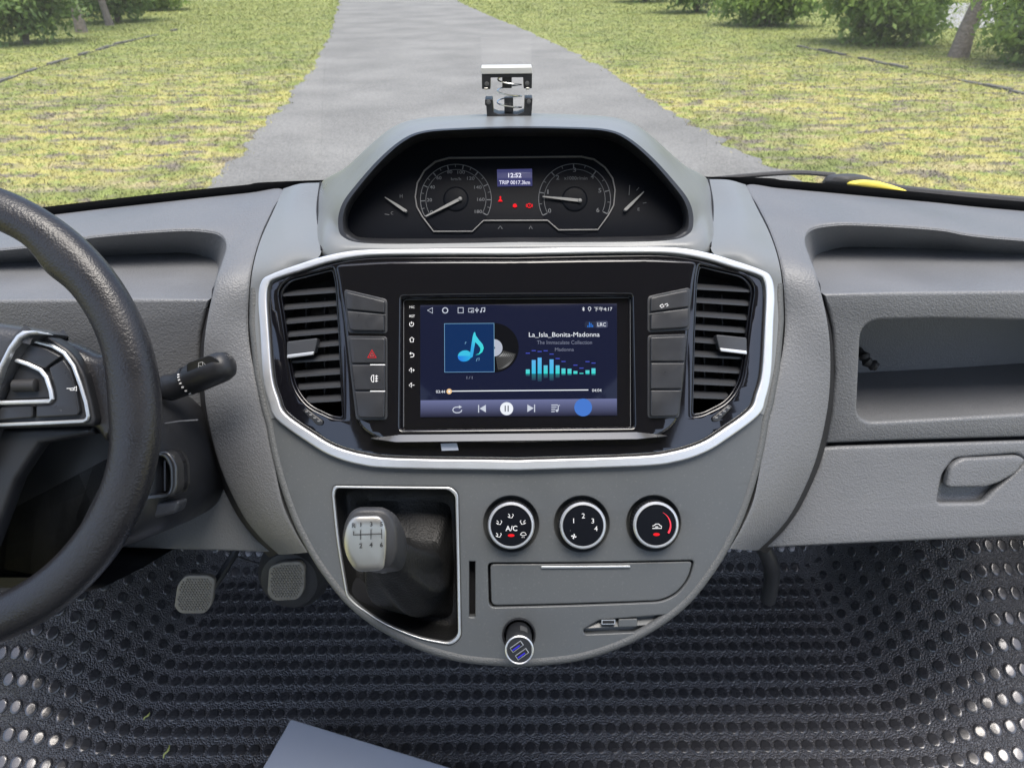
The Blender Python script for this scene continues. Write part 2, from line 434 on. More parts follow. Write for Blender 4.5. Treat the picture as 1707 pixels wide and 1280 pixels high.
# the road: edges followed on the ground, carried on straight beyond what is seen
le = [G(x, y) for x, y in ((345, 312), (400, 256), (440, 215), (482, 165), (522, 110), (548, 60), (561, 20), (568, -8))]
re_ = [G(x, y) for x, y in ((1315, 292), (1200, 235), (1100, 176), (1000, 112), (900, 62), (805, 22), (770, 6), (752, -6))]
def edge(pts, seed):
    d0 = (pts[0] - pts[1]).normalized(); d1 = (pts[-1] - pts[-2]).normalized()
    q = [pts[0] + d0 * k for k in (12, 8, 5, 3, 2, 1, .5)] + spline(pts, 24); out = []
    rr = random.Random(seed)
    for i, p in enumerate(q):
        j = .10 * noise.noise(Vector((p.y * 1.1, seed, 0))) + .10 * noise.noise(Vector((p.y * 3.5, seed, 3))) + rr.uniform(-.012, .012)
        out.append(Vector((p.x + j, p.y, .008)))
    for k in range(1, 40): out.append(Vector((pts[-1].x, pts[-1].y, .008)) + Vector((d1.x, d1.y, 0)).normalized() * k * 3)
    return out
L_, R_ = edge(le, 1.3), edge(re_, 5.1)
n = len(L_)
road = mesh('road', L_ + R_, [(i, n + i, n + i + 1, i + 1) for i in range(n - 1)], 'asphalt_pale', None, False)
tag(road, kind='structure')
# broken soil shoulder on both sides of the tarmac
def strip(name, pts, w0, w1, z, m, side):
    v = []
    for i, p in enumerate(pts):
        a = w0 + .12 * noise.noise(Vector((p.y * 2.0, 9 * side, 0))); v += [Vector((p.x - side * .05, p.y, z)), Vector((p.x + side * max(.03, a), p.y, z))]
    return mesh(name, v, [(2 * i, 2 * i + 2, 2 * i + 3, 2 * i + 1) for i in range(len(pts) - 1)], m, None, False)
# a crossing lane far ahead on the left and a paved yard seen between the shrubs on the right
a, b = G(300, 0), G(575, -1)
tag(mesh('crossing_lane', [a + Vector((-30, 0, .012)), b + Vector((0, 0, .012)), b + Vector((0, 6, .012)), a + Vector((-30, 6, .012))], [(0, 1, 2, 3)], 'concrete', None, False), kind='structure')
a, b = G(1560, 48), G(1660, 48)
tag(mesh('paved_yard', [a + Vector((0, 0, .012)), b + Vector((14, 0, .012)), b + Vector((18, 12, .012)), a + Vector((1, 12, .012))], [(0, 1, 2, 3)], 'concrete', None, False), kind='structure')

# low stone edging lines set in the lawn
def edging(name, pxs, label, seed):
    rr = random.Random(seed); pts = spline([G(x, y) for x, y in pxs], 8)
    root = thing(name, pts[0], label, 'edging')
    soil = []
    for p in pts: soil += [p + Vector((0, -.15, .012)), p + Vector((0, .12, .012))]
    mesh('soil_line', soil, [(2 * i, 2 * i + 2, 2 * i + 3, 2 * i + 1) for i in range(len(pts) - 1)], 'soil', root, False)
    acc = 0
    for i in range(len(pts) - 1):
        a, b = pts[i], pts[i + 1]; t = (b - a).normalized(); L = (b - a).length; s = acc
        while s < L:
            ln = rr.uniform(.35, .6); c = a + t * (s + ln / 2)
            if rr.random() < .8:
                m_ = MB(); h = rr.uniform(.012, .03); m_.box(c + Vector((0, 0, h - .01)), t * ln * .46, Vector((-t.y, t.x, 0)) * .05, Vector((rr.uniform(-.05, .05), 0, 1)) * h)
                m_.build('stone', 'stone', root, False)
            s += ln
        acc = s - L
    return root
edging('stone_edging', [(1330, 78), (1440, 100), (1540, 122), (1640, 143), (1760, 170)], 'dark stone edging line crossing the lawn on the right', 3)
edging('stone_edging', [(-40, 152), (60, 116), (140, 92), (215, 70), (300, 50)], 'dark stone edging line crossing the lawn on the left', 4)

# grass: blades over the lawn, thinning out with distance
def grass():
    rs = np.random.RandomState(11); N = 420000
    d = 4.6 * np.exp(rs.rand(N) ** .9 * math.log(48 / 4.6)); th = (rs.rand(N) - .5) * R(98)
    x, y = d * np.sin(th), d * np.cos(th)
    ly = np.array([p.y for p in L_]); lx = np.array([p.x for p in L_]); ry = np.array([p.y for p in R_]); rx = np.array([p.x for p in R_])
    o1, o2 = np.argsort(ly), np.argsort(ry)
    xl = np.interp(y, ly[o1], lx[o1]); xr = np.interp(y, ry[o2], rx[o2])
    jit = rs.randn(N) * .04
    keep = (x < xl + .02 + jit) | (x > xr - .02 + jit); x, y, d = x[keep], y[keep], d[keep]; N = len(x)
    h = (.009 + .018 * rs.rand(N) ** 2) * (1 + d / 18); wd = (.0022 + .0026 * rs.rand(N)) * (1 + d / 8); a = rs.rand(N) * 6.283
    lx_, ly_ = (rs.randn(N) * .9 * h), (rs.randn(N) * .9 * h)
    V = np.zeros((N, 3, 3), np.float32)
    V[:, 0] = np.stack([x - wd * np.cos(a), y - wd * np.sin(a), np.zeros(N)], 1)
    V[:, 1] = np.stack([x + wd * np.cos(a), y + wd * np.sin(a), np.zeros(N)], 1)
    V[:, 2] = np.stack([x + lx_, y + ly_, h], 1)
    me = bpy.data.meshes.new('grass'); me.vertices.add(N * 3); me.vertices.foreach_set('co', V.ravel())
    me.loops.add(N * 3); me.loops.foreach_set('vertex_index', np.arange(N * 3, dtype=np.int32))
    me.polygons.add(N); me.polygons.foreach_set('loop_start', np.arange(0, N * 3, 3, dtype=np.int32)); me.polygons.foreach_set('loop_total', np.full(N, 3, np.int32))
    me.update(); me.materials.append(M['grass_blades'])
    o = bpy.data.objects.new('grass', me); COL.objects.link(o)
    tag(o, 'patchy yellow and green grass on both sides of the road', 'grass', kind='stuff')
grass()

def leaf_cloud(name, blobs, n, leaf, seed, m, clump=.34):
    """crown of single folded leaves gathered in clumps inside the given ellipsoids"""
    rs = np.random.RandomState(seed); cs = []
    for (cx, cy, cz, rx, ry, rz, nc) in blobs:
        v = rs.randn(nc, 3); v /= np.linalg.norm(v, axis=1)[:, None]; r = rs.rand(nc) ** .4
        cs.append(np.c_[cx + v[:, 0] * r * rx, cy + v[:, 1] * r * ry, cz + v[:, 2] * r * rz])
    cs = np.concatenate(cs); k = rs.randint(0, len(cs), n); c = cs[k] + rs.randn(n, 3) * clump * np.array([1, 1, .8]) * .5
    shade = np.clip(rs.rand(len(cs))[k] * .6 + rs.rand(n) * .5, 0, 1)
    d = rs.randn(n, 3) + np.array([0, 0, -.25]); d /= np.linalg.norm(d, axis=1)[:, None]
    s = np.cross(d, rs.randn(n, 3)); s /= np.linalg.norm(s, axis=1)[:, None]; nn = np.cross(d, s)
    L = leaf * (.7 + .6 * rs.rand(n))[:, None]; w_ = L * .22
    V = np.stack([c, c + d * L * .45 + s * w_ + nn * w_ * .3, c + d * L, c + d * L * .45 - s * w_ + nn * w_ * .3], 1).astype(np.float32)
    me = bpy.data.meshes.new(name); me.vertices.add(n * 4); me.vertices.foreach_set('co', V.ravel())
    b0 = np.arange(n)[:, None] * 4; tri = np.concatenate([b0 + [0, 1, 2], b0 + [0, 2, 3]], 1).reshape(-1, 3)
    me.loops.add(tri.size); me.loops.foreach_set('vertex_index', tri.ravel().astype(np.int32)); me.polygons.add(len(tri))
    me.polygons.foreach_set('loop_start', np.arange(0, tri.size, 3, dtype=np.int32)); me.polygons.foreach_set('loop_total', np.full(len(tri), 3, np.int32)); me.update()
    at = me.attributes.new('leaf', 'FLOAT', 'POINT'); at.data.foreach_set('value', np.repeat(shade, 4).astype(np.float32))
    me.materials.append(M[m]); return me
def stems(seed, h, r, n, spread):
    rr = random.Random(seed); mb = MB()
    for i in range(n):
        a = 6.283 * i / n + rr.uniform(-.4, .4); p = Vector((0, 0, -.03)); pts = [p]
        for k in range(1, 6):
            t = k / 5; pts.append(Vector((math.cos(a) * spread * t ** 1.2 + rr.uniform(-.03, .03), math.sin(a) * spread * t ** 1.2 + rr.uniform(-.03, .03), h * t)))
        mb.tube(pts, lambda i_: r * (1 - .14 * i_), 7)
    return mb
BUSH = []
for i, (rx, rz, zc, nl) in enumerate(((1.35, 1.15, 1.25, 9500), (1.5, 1.25, 1.3, 12000), (1.2, 1.05, 1.35, 8000))):
    me = leaf_cloud('crown', [(0, 0, zc, rx, rx, rz, 90), (.4, .2, zc * .62, rx * .8, rx * .8, rz * .6, 40), (-.4, -.1, zc * .7, rx * .8, rx * .8, rz * .6, 40)], nl, .17, 30 + i, 'leaf_mid' if i < 2 else 'leaf_dark')
    BUSH.append((me, stems(50 + i, 1.5, .06, 5, .55)))
def bush(px, py, kind, sc, label, rot):
    g = G(px, py); root = thing('shrub', g, label, 'shrub', 'leafy shrubs on the lawn')
    me, st = BUSH[kind]
    c = bpy.data.objects.new('crown', me); COL.objects.link(c); c.parent = root
    t = mesh('stem', st.v, st.f, 'bark', None); t.parent = root
    root.scale = (sc, sc, sc); root.rotation_euler.z = rot
bush(1462, 74, 1, 1.0, 'broad leafy shrub beside the leaning trunk, left of it', .3)
bush(1752, 112, 0, .92, 'bright leafy shrub at the right edge, right of the leaning trunk', 1.2)
bush(1278, 44, 0, 1.05, 'round shrub standing between the road and the broad shrub on the right', 2.0)
bush(1160, 22, 2, 1.1, 'small far shrub on the right, nearest to the road', .7)
bush(1075, 4, 2, 1.2, 'farthest shrub on the right, cut by the top edge', 3.7)
bush(45, 74, 2, 1.0, 'dark open shrub with several stems at the left edge', 4.1)
bush(198, 38, 2, 1.15, 'dark shrub beside the thin leaning trunk on the left', .9)
bush(262, 18, 0, 1.0, 'far shrub on the left, nearest to the road', 5.2)
bush(110, 30, 0, .9, 'shrub behind the left trunks, half hidden', 2.6)
def tree(px, py, r, lean, label, seed):
    g = G(px, py); root = thing('tree', g, label, 'tree', 'tall trees on the lawn'); rr = random.Random(seed)
    mb = MB(); pts = []; H = 5.0
    for k in range(11):
        t = k / 10; pts.append(g + Vector((lean * H * t + rr.uniform(-.03, .03), rr.uniform(-.03, .03), -.05 + H * t)))
    mb.tube(pts, lambda i: r * (1.12 - .06 * i) if i else r * 1.35, 14)
    mb.build('trunk', 'bark', root)
    lm = MB()
    for k in range(5):
        a = k * 1.26 + rr.random(); b0 = pts[6 + k % 4]; lm2 = [b0 + Vector((math.cos(a), math.sin(a), .8)) * s for s in (0, .5, 1.0, 1.7)]
        lm.tube(lm2, lambda i: r * (.4 - .1 * i), 6)
        m2 = MB(); m2.tube(lm2, lambda i: r * (.4 - .1 * i), 6); m2.build('limb', 'bark', root)
    top = pts[-1]
    me = leaf_cloud('crown', [(0, 0, .4, 1.9, 1.9, 1.3, 90)], 5000, .2, seed, 'leaf_mid', .5)
    c = bpy.data.objects.new('crown', me); COL.objects.link(c); c.location = top; place(c, root)
tree(1598, 96, .15, .12, 'tree with a leaning grey trunk on the right lawn', 71)
tree(138, 55, .13, -.10, 'tree with the thicker leaning trunk on the left lawn', 72)
tree(184, 43, .10, -.12, 'tree with the thinner pale trunk on the left lawn', 73)

# ================================================================== THE VAN: body shell, floor, windscreen
van = thing('van_body', (0, -1.0, FZ), 'grey van body around the cab', 'van body')
mb = MB(); mb.box((0, -1.28, FZ + 1.72), (1.0, 0, 0), (0, 1.42, 0), (0, 0, .03)); mb.build('unseen_roof', 'headliner', van, False)  # unseen, cut short in front to let skylight in and darken gloss reflections
mb = MB(); mb.box((0, -2.72, FZ + .40), (1.0, 0, 0), (0, .03, 0), (0, 0, .45)); mb.build('rear_wall', 'headliner', van, False)
for s in (-1, 1):
    mb = MB(); mb.box((s * 1.06, -1.63, FZ + .33), (.03, 0, 0), (0, 1.10, 0), (0, 0, .42)); mb.build('side_panel', 'plastic_black', van, False)
    mb = MB(); mb.box((s * 1.045, 1.13, FZ + .29), (.012, 0, 0), (0, .33, 0), (0, 0, .33)); mb.build('kick_panel', 'body_grey', van, False)
    mb = MB(); mb.tube([(s * 1.03, .97, FZ + .80), (s * 1.0, .66, FZ + 1.25), (s * .97, .12, FZ + 1.71)], .035, 10); mb.build('pillar', 'headliner', van)
    for py in (-.5, -1.6, -2.66):
        mb = MB(); mb.box((s * 1.045, py, FZ + 1.22), (.02, 0, 0), (0, .04, 0), (0, 0, .469)); mb.build('pillar', 'headliner', van, False)
mb = MB(); mb.box((0, 1.47, FZ + .28), (1.03, 0, 0), (0, .02, 0), (0, 0, .34)); mb.build('firewall', 'felt_black', van, False)
mb = MB(); mb.box((0, .2, FZ - .16), (1.03, 0, 0), (0, 1.25, 0), (0, 0, .10)); mb.build('underbody', 'plastic_black', van, False)

def fh(x, y):
    toe = max(0.0, y - 1.17); toe = toe * 1.05 if toe > .06 else toe * toe / .06 * .525 + 0
    if y - 1.17 > .06: toe = (y - 1.17 - .06) * 1.05 + .0315
    t = max(0.0, y - .66); t = t * t / .2 if t < .1 else t - .05
    return FZ + .70 * t * sm(abs(x), .62, .86) + toe * (1 - sm(abs(x), .62, .86))
def floor_mat():
    m = bpy.data.materials.new('floor_vinyl'); m.use_nodes = True; t = m.node_tree; b = t.nodes['Principled BSDF']
    b.inputs['Base Color'].default_value = (.022, .022, .026, 1); b.inputs['Roughness'].default_value = .38; b.inputs['Specular IOR Level'].default_value = 1.0
    tc = t.nodes.new('ShaderNodeTexCoord'); v = t.nodes.new('ShaderNodeTexVoronoi'); v.inputs['Scale'].default_value = 330
    t.links.new(tc.outputs['Object'], v.inputs['Vector'])
    bp = t.nodes.new('ShaderNodeBump'); bp.inputs['Strength'].default_value = 1.0; bp.inputs['Distance'].default_value = .0034; bp.invert = True
    t.links.new(v.outputs['Distance'], bp.inputs['Height']); t.links.new(bp.outputs[0], b.inputs['Normal'])
    n = t.nodes.new('ShaderNodeTexNoise'); n.inputs['Scale'].default_value = 5; n.inputs['Detail'].default_value = 6; t.links.new(tc.outputs['Object'], n.inputs['Vector'])
    r = t.nodes.new('ShaderNodeMapRange'); r.inputs[1].default_value = .35; r.inputs[2].default_value = .65; r.inputs[3].default_value = .26; r.inputs[4].default_value = .40
    t.links.new(n.outputs['Fac'], r.inputs[0]); t.links.new(r.outputs[0], b.inputs['Roughness'])
    x = t.nodes.new('ShaderNodeMix'); x.data_type = 'RGBA'; x.inputs[6].default_value = (.062, .062, .067, 1); x.inputs[7].default_value = (.125, .122, .128, 1)
    t.links.new(n.outputs['Fac'], x.inputs[0]); t.links.new(x.outputs[2], b.inputs['Base Color'])
    M['floor_vinyl'] = m
floor_mat()
mat('stud_vinyl', (.050, .050, .054), .26, spec=1.0, coat=.4, mottle=.35, mscale=60, rvar=.08)
NX, NY = 84, 60
vs = [Vector((-1.03 + 2.06 * i / NX, .15 + 1.31 * j / NY, 0)) for i in range(NX + 1) for j in range(NY + 1)]
for v in vs: v.z = fh(v.x, v.y)
floor = mesh('cab_floor', vs, [(i * (NY + 1) + j, (i + 1) * (NY + 1) + j, (i + 1) * (NY + 1) + j + 1, i * (NY + 1) + j + 1) for i in range(NX) for j in range(NY)], 'floor_vinyl')
tag(floor, kind='structure')
prof = ((1.06, -.0006), (1.02, .0010), (.95, .0017), (.60, .0019)); NS = 14
sv = [(r * .0092 * math.cos(6.2832 * k / NS), r * .0118 * math.sin(6.2832 * k / NS), z) for r, z in prof for k in range(NS)]
sf = [(i * NS + k, i * NS + (k + 1) % NS, (i + 1) * NS + (k + 1) % NS, (i + 1) * NS + k) for i in range(3) for k in range(NS)] + [tuple(3 * NS + k for k in range(NS))]
stud_me = bpy.data.meshes.new('stud'); stud_me.from_pydata(sv, [], sf); stud_me.materials.append(M['stud_vinyl']); stud_me.shade_smooth(); stud_me.set_sharp_from_angle(angle=R(50))
spots = []
for i in range(-43, 44):
    for j in range(33):
        x, y = i * .0232 + .003, .30 + j * .0345
        e = .004; nrm = Vector((-(fh(x + e, y) - fh(x - e, y)) / (2 * e), -(fh(x, y + e) - fh(x, y - e)) / (2 * e), 1)).normalized()
        mt = Matrix.Translation((x, y, fh(x, y))) @ Vector((0, 0, 1)).rotation_difference(nrm).to_matrix().to_4x4() @ Matrix.Rotation(rnd.uniform(-.05, .05), 4, 'Z')
        q = proj(mt.translation); inside = -10 < q[0] < 1717 and 600 < q[1] < 1285
        spots.append((inside, q[2], mt))
def hidden(m):
    q = proj(m.translation); return (abs(q[0] - 862) < 400 and q[1] < 1106 - ((q[0] - 862) / 400) ** 2 * 200) or (q[0] < 250 and q[1] < 1085 - q[0] * .65) or (440 < q[0] < 757 and q[1] > 1197 + (q[0] - 485) * .3)
near = sorted([s for s in spots if s[0] and not hidden(s[2])], key=lambda s: s[1])[:300]; ids = {id(s) for s in near}
for s in near:
    o = bpy.data.objects.new('stud', stud_me); COL.objects.link(o); o.parent = floor; o.matrix_local = s[2]
V, F = [], []
for s in spots:
    if id(s) in ids: continue
    n0 = len(V); V += [s[2] @ Vector(p) for p in sv]; F += [tuple(k + n0 for k in q) for q in sf]
o = mesh('stud_field', V, F, 'stud_vinyl', floor, True, 50); o['kind'] = 'stuff'

# ================================================================== DASHBOARD
TILT = 32.0
CF = Frame(P(862, 600, .66), (1, 0, 0), (0, math.sin(R(TILT)), math.cos(R(TILT))), (0, -math.cos(R(TILT)), math.sin(R(TILT))), .32)
XC = CF.O.x
HF = Frame(CF.O, CF.U, CF.V, CF.W, 0.0)              # flat frame for the head unit
dash = thing('dashboard', (XC, .75, FZ + .55), 'grey moulded dashboard with centre console across the cab', 'dashboard')
def csym(left):
    """closed outline in console (u,v) from left-half pixels, top to bottom, mirrored"""
    l = CF.pp(left); l[0] = (0.0, l[0][1]); l[-1] = (0.0, l[-1][1]); return l + [(-u, v) for u, v in reversed(l[1:-1])]
def C(px, py, w=0.0):
    u, v = CF.px(px, py, w); return CF.pt(u, v, w)

# ---- padded sides: windscreen edge -> roll -> recess wall, turning down beside the console
c0 = [(1950, 384, .985), (1707, 352, .972), (1550, 337, .966), (1400, 323, .96), (1300, 314, .955), (1246, 309, .945), (1264, 345, .87), (1285, 388, .80)]
c0c = [(1303, 450), (1309, 530), (1304, 590), (1287, 665), (1272, 750), (1257, 830), (1236, 880), (1216, 914)]
c3 = [(1950, 445, .80), (1707, 402, .81), (1560, 384, .815), (1430, 376, .82), (1378, 378, .82), (1350, 386, .812), (1342, 405, .79), (1350, 432, .755),
      (1362, 465, .725), (1380, 545, .697), (1384, 620, .682), (1378, 690, .668), (1358, 772, .648), (1325, 845, .63), (1296, 885, .62), (1264, 916, .612)]
c4 = [(1950, 480, .85), (1707, 437, .86), (1560, 417, .865), (1440, 412, .865), (1396, 414, .862), (1370, 424, .855), (1360, 440, .84), (1360, 455, .80),
      (1370, 478, .765), (1394, 548, .745), (1398, 622, .735), (1392, 692, .725), (1372, 775, .705), (1339, 848, .685), (1310, 888, .675), (1278, 922, .67)]
A0 = [P(*c) for c in c0] + [C(x, y, -.003) for x, y in c0c]
A3 = [P(*c) for c in c3]; A4 = [P(*c) for c in c4]
A0[0].x = A3[0].x = A4[0].x = 1.03
def between(t, bul):
    out = []
    for i, (a, b) in enumerate(zip(A0, A3)):
        f = sm(i, 4, 8); nrm = Vector((0, -.35, .94)).lerp(Vector((0, -.87, .5)), f).normalized()
        out.append(a.lerp(b, t) + nrm * bul * (1 if i < 9 else .9))
    return out
Am1, Am2, Am3 = between(.10, .002), between(.5, .0045), between(.93, .0035)
Ain = [a + (Vector((0, .03, -.01)) if i < 8 else CF.W * -.03) for i, a in enumerate(A0)]
for s in (1, -1):
    f_ = (lambda c: c) if s == 1 else (lambda c: [mir(p) for p in c])
    o = face_cam(loft('dash_pad', [f_(x) for x in (Ain, A0)], 6, 2, 'dash_grey', dash))
    o.name = 'pad_edge'
    face_cam(loft('dash_pad', [f_(x) for x in (A0, Am1, Am2, Am3, A3)], 6, 5, 'dash_grey', dash))
    face_cam(loft('pad_side', [f_(x[:9]) for x in (A3, A4)], 6, 3, 'dash_grey', dash))
    face_cam(loft('pad_joint', [f_(x[8:]) for x in (A3, A4)], 6, 3, 'seam_black', dash))

# ---- side fascias: shelf, upright face with cubby (passenger side), lower panel or glove box door
def sideframe(pa, pb):
    """upright frame through two points given as (px,py,Y)"""
    a, b = P(*pa), P(*pb); d = Vector((0, a.y - b.y, a.z - b.z)).normalized()
    return Frame((a.x, a.y, a.z), (1, 0, 0), d, (0, -d.z, d.y))
FF = sideframe((1500, 487, .715), (1500, 738, .692))
GF = sideframe((1500, 742, .690), (1500, 905, .642))
def mframe(fr):
    O = mir(fr.O); return Frame(O, (-1, 0, 0), fr.V, fr.W)
def outl(fr, pts, r): return rpoly(fr.pp(pts), r)
face_out = FF.pp([(1372, 490), (1500, 487), (1707, 485), (2010, 483), (2010, 716), (1707, 729), (1500, 735), (1374, 740), (1386, 690), (1392, 620), (1388, 548), (1380, 515)])
face_out = [(u if u < .30 else 1.03 - FF.O.x, v) for u, v in face_out]
cub_px = [(1436, 535), (1560, 532), (1707, 535), (1990, 540), (1990, 672), (1707, 691), (1560, 699), (1428, 706)]
cub = rpoly(FF.pp(cub_px), [.022, .01, .01, .02, .02, .01, .01, .022], 6)
for s in (1, -1):
    fr = FF if s == 1 else mframe(FF)
    plate('fascia_panel', fr, [face_out] + ([cub] if s == 1 else []), 0, .010, .004, 'dash_grey', dash, 3)
    # shelf behind the upper edge
    zs = FF.O.z - .0035; a = [Vector((P(1335, 487, .715).x, .7205, zs)), Vector((1.03, .7205, zs)), Vector((1.03, .90, zs - .004)), Vector((P(1335, 487, .715).x, .90, zs - .004))]
    if s == -1: a = [mir(p) for p in a]
    mb = MB(); mb.add(a + [p - Vector((0, 0, .012)) for p in a], [(0, 1, 2, 3), (7, 6, 5, 4), (0, 4, 5, 1), (1, 5, 6, 2), (2, 6, 7, 3), (3, 7, 4, 0)]); mb.build('shelf', 'dash_grey', dash, False)
    # lower door / panel
    fr = GF if s == 1 else mframe(GF)
    low = GF.pp([(1366, 775), (1373, 746), (1400, 744), (1707, 734), (2010, 722), (2010, 868), (1707, 894), (1500, 903), (1272, 914), (1304, 886), (1333, 846)])
    low = [(u if u < .30 else 1.03 - GF.O.x, v) for u, v in low]
    if s == 1:
        hp = rpoly(GF.pp([(1562, 839), (1572, 790), (1592, 764), (1698, 756), (1712, 768), (1692, 788), (1658, 818), (1640, 838)]), .006)
        door = plate('glove_box_door', fr, [low, hp], 0, .012, .004, 'dash_grey', dash, 3)
        pk = GF.pp([(1550, 850), (1560, 750), (1725, 745), (1730, 850)])
        plate('handle_pocket', fr, [pk], -.013, .004, .001, 'dash_grey', door)
        hd = rpoly(GF.pp([(1574, 812), (1582, 776), (1600, 763), (1696, 758), (1708, 766), (1690, 788), (1664, 803), (1640, 811)]), .006)
        plate('handle', fr, [hd], .004, .012, .0035, 'dash_grey', door, 3)
    else:
        plate('lower_panel', fr, [low], 0, .012, .004, 'dash_grey', dash, 3)
    # body behind the gaps, so that they read as dark joints
    z0, z1 = FZ + .585, FZ + .835; x0 = P(1335, 487, .715).x
    mb = MB(); c = Vector((( .95 + x0) / 2 + .16 * 0, .80, (z0 + z1) / 2)); 
    if s == -1:
        mb.box(mir(c), ((.95 - x0) / 2, 0, 0), (0, .085, 0), (0, 0, (z1 - z0) / 2)); mb.build('dash_core', 'seam_black', dash, False)
plate('joint_backing', FF, [FF.pp([(1345, 722), (1990, 700), (1990, 750), (1345, 765)], -.016)], -.0145, .004, .0003, 'seam_black', dash)
# cubby interior: back, floor, ceiling, left end as one moulded tray
uv = cub; depth = .135
ring0 = [FF.pt(u, v, -.004) for u, v in uv]; cu_, cv_ = sum(u for u, v in uv) / len(uv), sum(v for u, v in uv) / len(uv)
ring1 = [FF.pt(u, v, -.03) + Vector((0, .0, -.004)) for u, v in uv]
ring2 = [FF.pt(cu_ + (u - cu_) * .97, cv_ + (v - cv_) * .92, -depth) for u, v in uv]; n = len(uv)
vv = ring0 + ring1 + ring2; ff = []
for r_ in (0, 1):
    for k in range(n): ff.append((r_ * n + k, r_ * n + (k + 1) % n, (r_ + 1) * n + (k + 1) % n, (r_ + 1) * n + k))
ff.append(tuple(2 * n + k for k in range(n)))
mesh('cubby', vv, ff, 'dash_grey', dash, True, 30)
mb = MB(); mb.box((.60, .86, FZ + .70), (.36, 0, 0), (0, .012, 0), (0, 0, .12)); mb.build('dash_core', 'seam_black', dash, False)

# ---- binnacle over the instruments: closed loops from back to cowl lip to recess
def loop(half):
    r = [P(*c) for c in half]; r[0].x = r[-1].x = XC; return r + [mir(p) for p in reversed(r[1:-1])]
O0 = [(862, 240, .99), (950, 240, .99), (1022, 243, .99), (1070, 255, .99), (1105, 268, .985), (1145, 290, .98), (1186, 318, .975), (1190, 352, .89), (1190, 418, .745), (1105, 432, .72), (950, 432, .72), (862, 432, .72)]
O1 = [(862, 193, .90), (950, 194.5, .90), (1022, 199, .90), (1062, 212, .90), (1100, 240, .90), (1140, 275, .91), (1180, 300, .94), (1187, 345, .86), (1183, 412, .735), (1100, 425, .722), (950, 425, .720), (862, 425, .720)]
O2 = [(862, 196, .82), (950, 197, .82), (1018, 202, .82), (1058, 216, .82), (1096, 246, .82), (1132, 284, .83), (1166, 318, .835), (1176, 352, .80), (1170, 398, .735), (1100, 412, .722), (950, 413, .720), (862, 413, .720)]
O3 = [(862, 211, .775), (950, 212, .775), (1012, 216, .775), (1048, 230, .775), (1086, 261, .772), (1122, 300, .768), (1148, 334, .760), (1156, 366, .750), (1147, 391, .738), (1100, 402, .727), (950, 404, .725), (862, 404, .725)]
O4 = [(862, 216, .772), (950, 217, .772), (1009, 221, .772), (1043, 235, .772), (1080, 266, .769), (1114, 304, .765), (1138, 337, .758), (1145, 366, .750), (1138, 387, .740), (1098, 398, .731), (950, 400, .729), (862, 400, .729)]
O5 = [(862, 228, .825), (950, 229, .825), (1005, 232, .824), (1037, 245, .82), (1074, 274, .81), (1106, 308, .798), (1130, 340, .788), (1138, 366, .778), (1131, 385, .765), (1098, 393, .762), (950, 396, .761), (862, 396, .761)]
face_cam(loft('binnacle', [loop(x) for x in (O0, O1, O2, O3)], 6, 5, 'trim_grey', dash, closed=True))
face_cam(loft('cowl_lip', [loop(x) for x in (O3, O4, O5)], 6, 3, 'plastic_black', dash, closed=True))
# side trims between the binnacle, the chrome frame and the pads
T_in = [P(*c) for c in ((1181, 299, .94), (1188, 345, .86), (1184, 412, .735))] + [C(x, y, -.001) for x, y in ((1215, 440), (1262, 470), (1276, 520), (1274, 600), (1264, 660), (1258, 688))]
T_out = [P(*c) for c in ((1243, 308, .943), (1261, 345, .868), (1284, 392, .792))] + [C(x, y, -.001) for x, y in ((1299, 440), (1305, 490), (1306, 535), (1300, 595), (1284, 665), (1277, 692))]
T_mid = [a.lerp(b, .5) + Vector((0, -.006, .004)) * (1 if i < 4 else .3) for i, (a, b) in enumerate(zip(T_in, T_out))]
T_b = [p + Vector((0, .02, -.004)) for p in T_out]
for s in (1, -1):
    f_ = (lambda c: c) if s == 1 else (lambda c: [mir(p) for p in c])
    face_cam(loft('side_trim', [f_(x) for x in (T_in, T_mid, T_out)], 6, 4, 'trim_grey', dash))
    face_cam(loft('trim_edge', [f_(x) for x in (T_out, T_b)], 6, 2, 'trim_grey', dash))
    # dark joint between binnacle and side trim
    mb = MB(); mb.tube(spline([f_(T_in)[k] + Vector((0, -.0005, .0008)) for k in (0, 1, 2)], 8), .0010, 6); mb.build('joint', 'seam_black', dash)

# ---- chrome frame and gloss black surround
ch_o = [(862, 417), (700, 418), (603, 420), (548, 429), (499, 444), (455, 460), (440, 472), (435, 500), (438, 552), (443, 628), (453, 671), (466, 699), (520, 738), (557, 759), (603, 773), (664, 779), (862, 782)]
ch_i = [(862, 427), (700, 427), (610, 429), (551, 439), (505, 453), (462, 467), (451, 477), (448, 500), (451, 552), (457, 628), (467, 664), (479, 690), (524, 722), (560, 743), (609, 757), (670, 763), (862, 766)]
def csmooth(l): return csym([(p[0], p[1]) for p in sp2(l, 5, False)])
CO, CI = csmooth(ch_o), csmooth(ch_i)
plate('chrome_frame', CF, [[(u * 1.004, v * 1.006) for u, v in CO], CI], .007, .020, .0020, 'chrome', dash, 4)
def shrink(l, f): return [(u * f, v * f) for u, v in l]
vent_px = [(556, 447), (561, 470), (567, 560), (573, 699), (556, 697), (514, 678), (490, 645), (480, 590), (470, 520), (464, 486), (480, 466)]
vent_l = rpoly(CF.pp(vent_px), [.003, .01, .01, .002, .008, .02, .02, .01, .01, .01, .01], 5)
vent_r = [(-u, v) for u, v in vent_l]
scr_hole = rpoly(CF.pp([(670, 497), (1052, 494), (1056, 712), (668, 716)]), .003)
CIs = [(u * .9965, v * .994) for u, v in CI]
bez = plate('gloss_surround', CF, [CIs, vent_l, vent_r, scr_hole], .003, .014, .0022, 'piano_black', dash, 4, cut=.012)
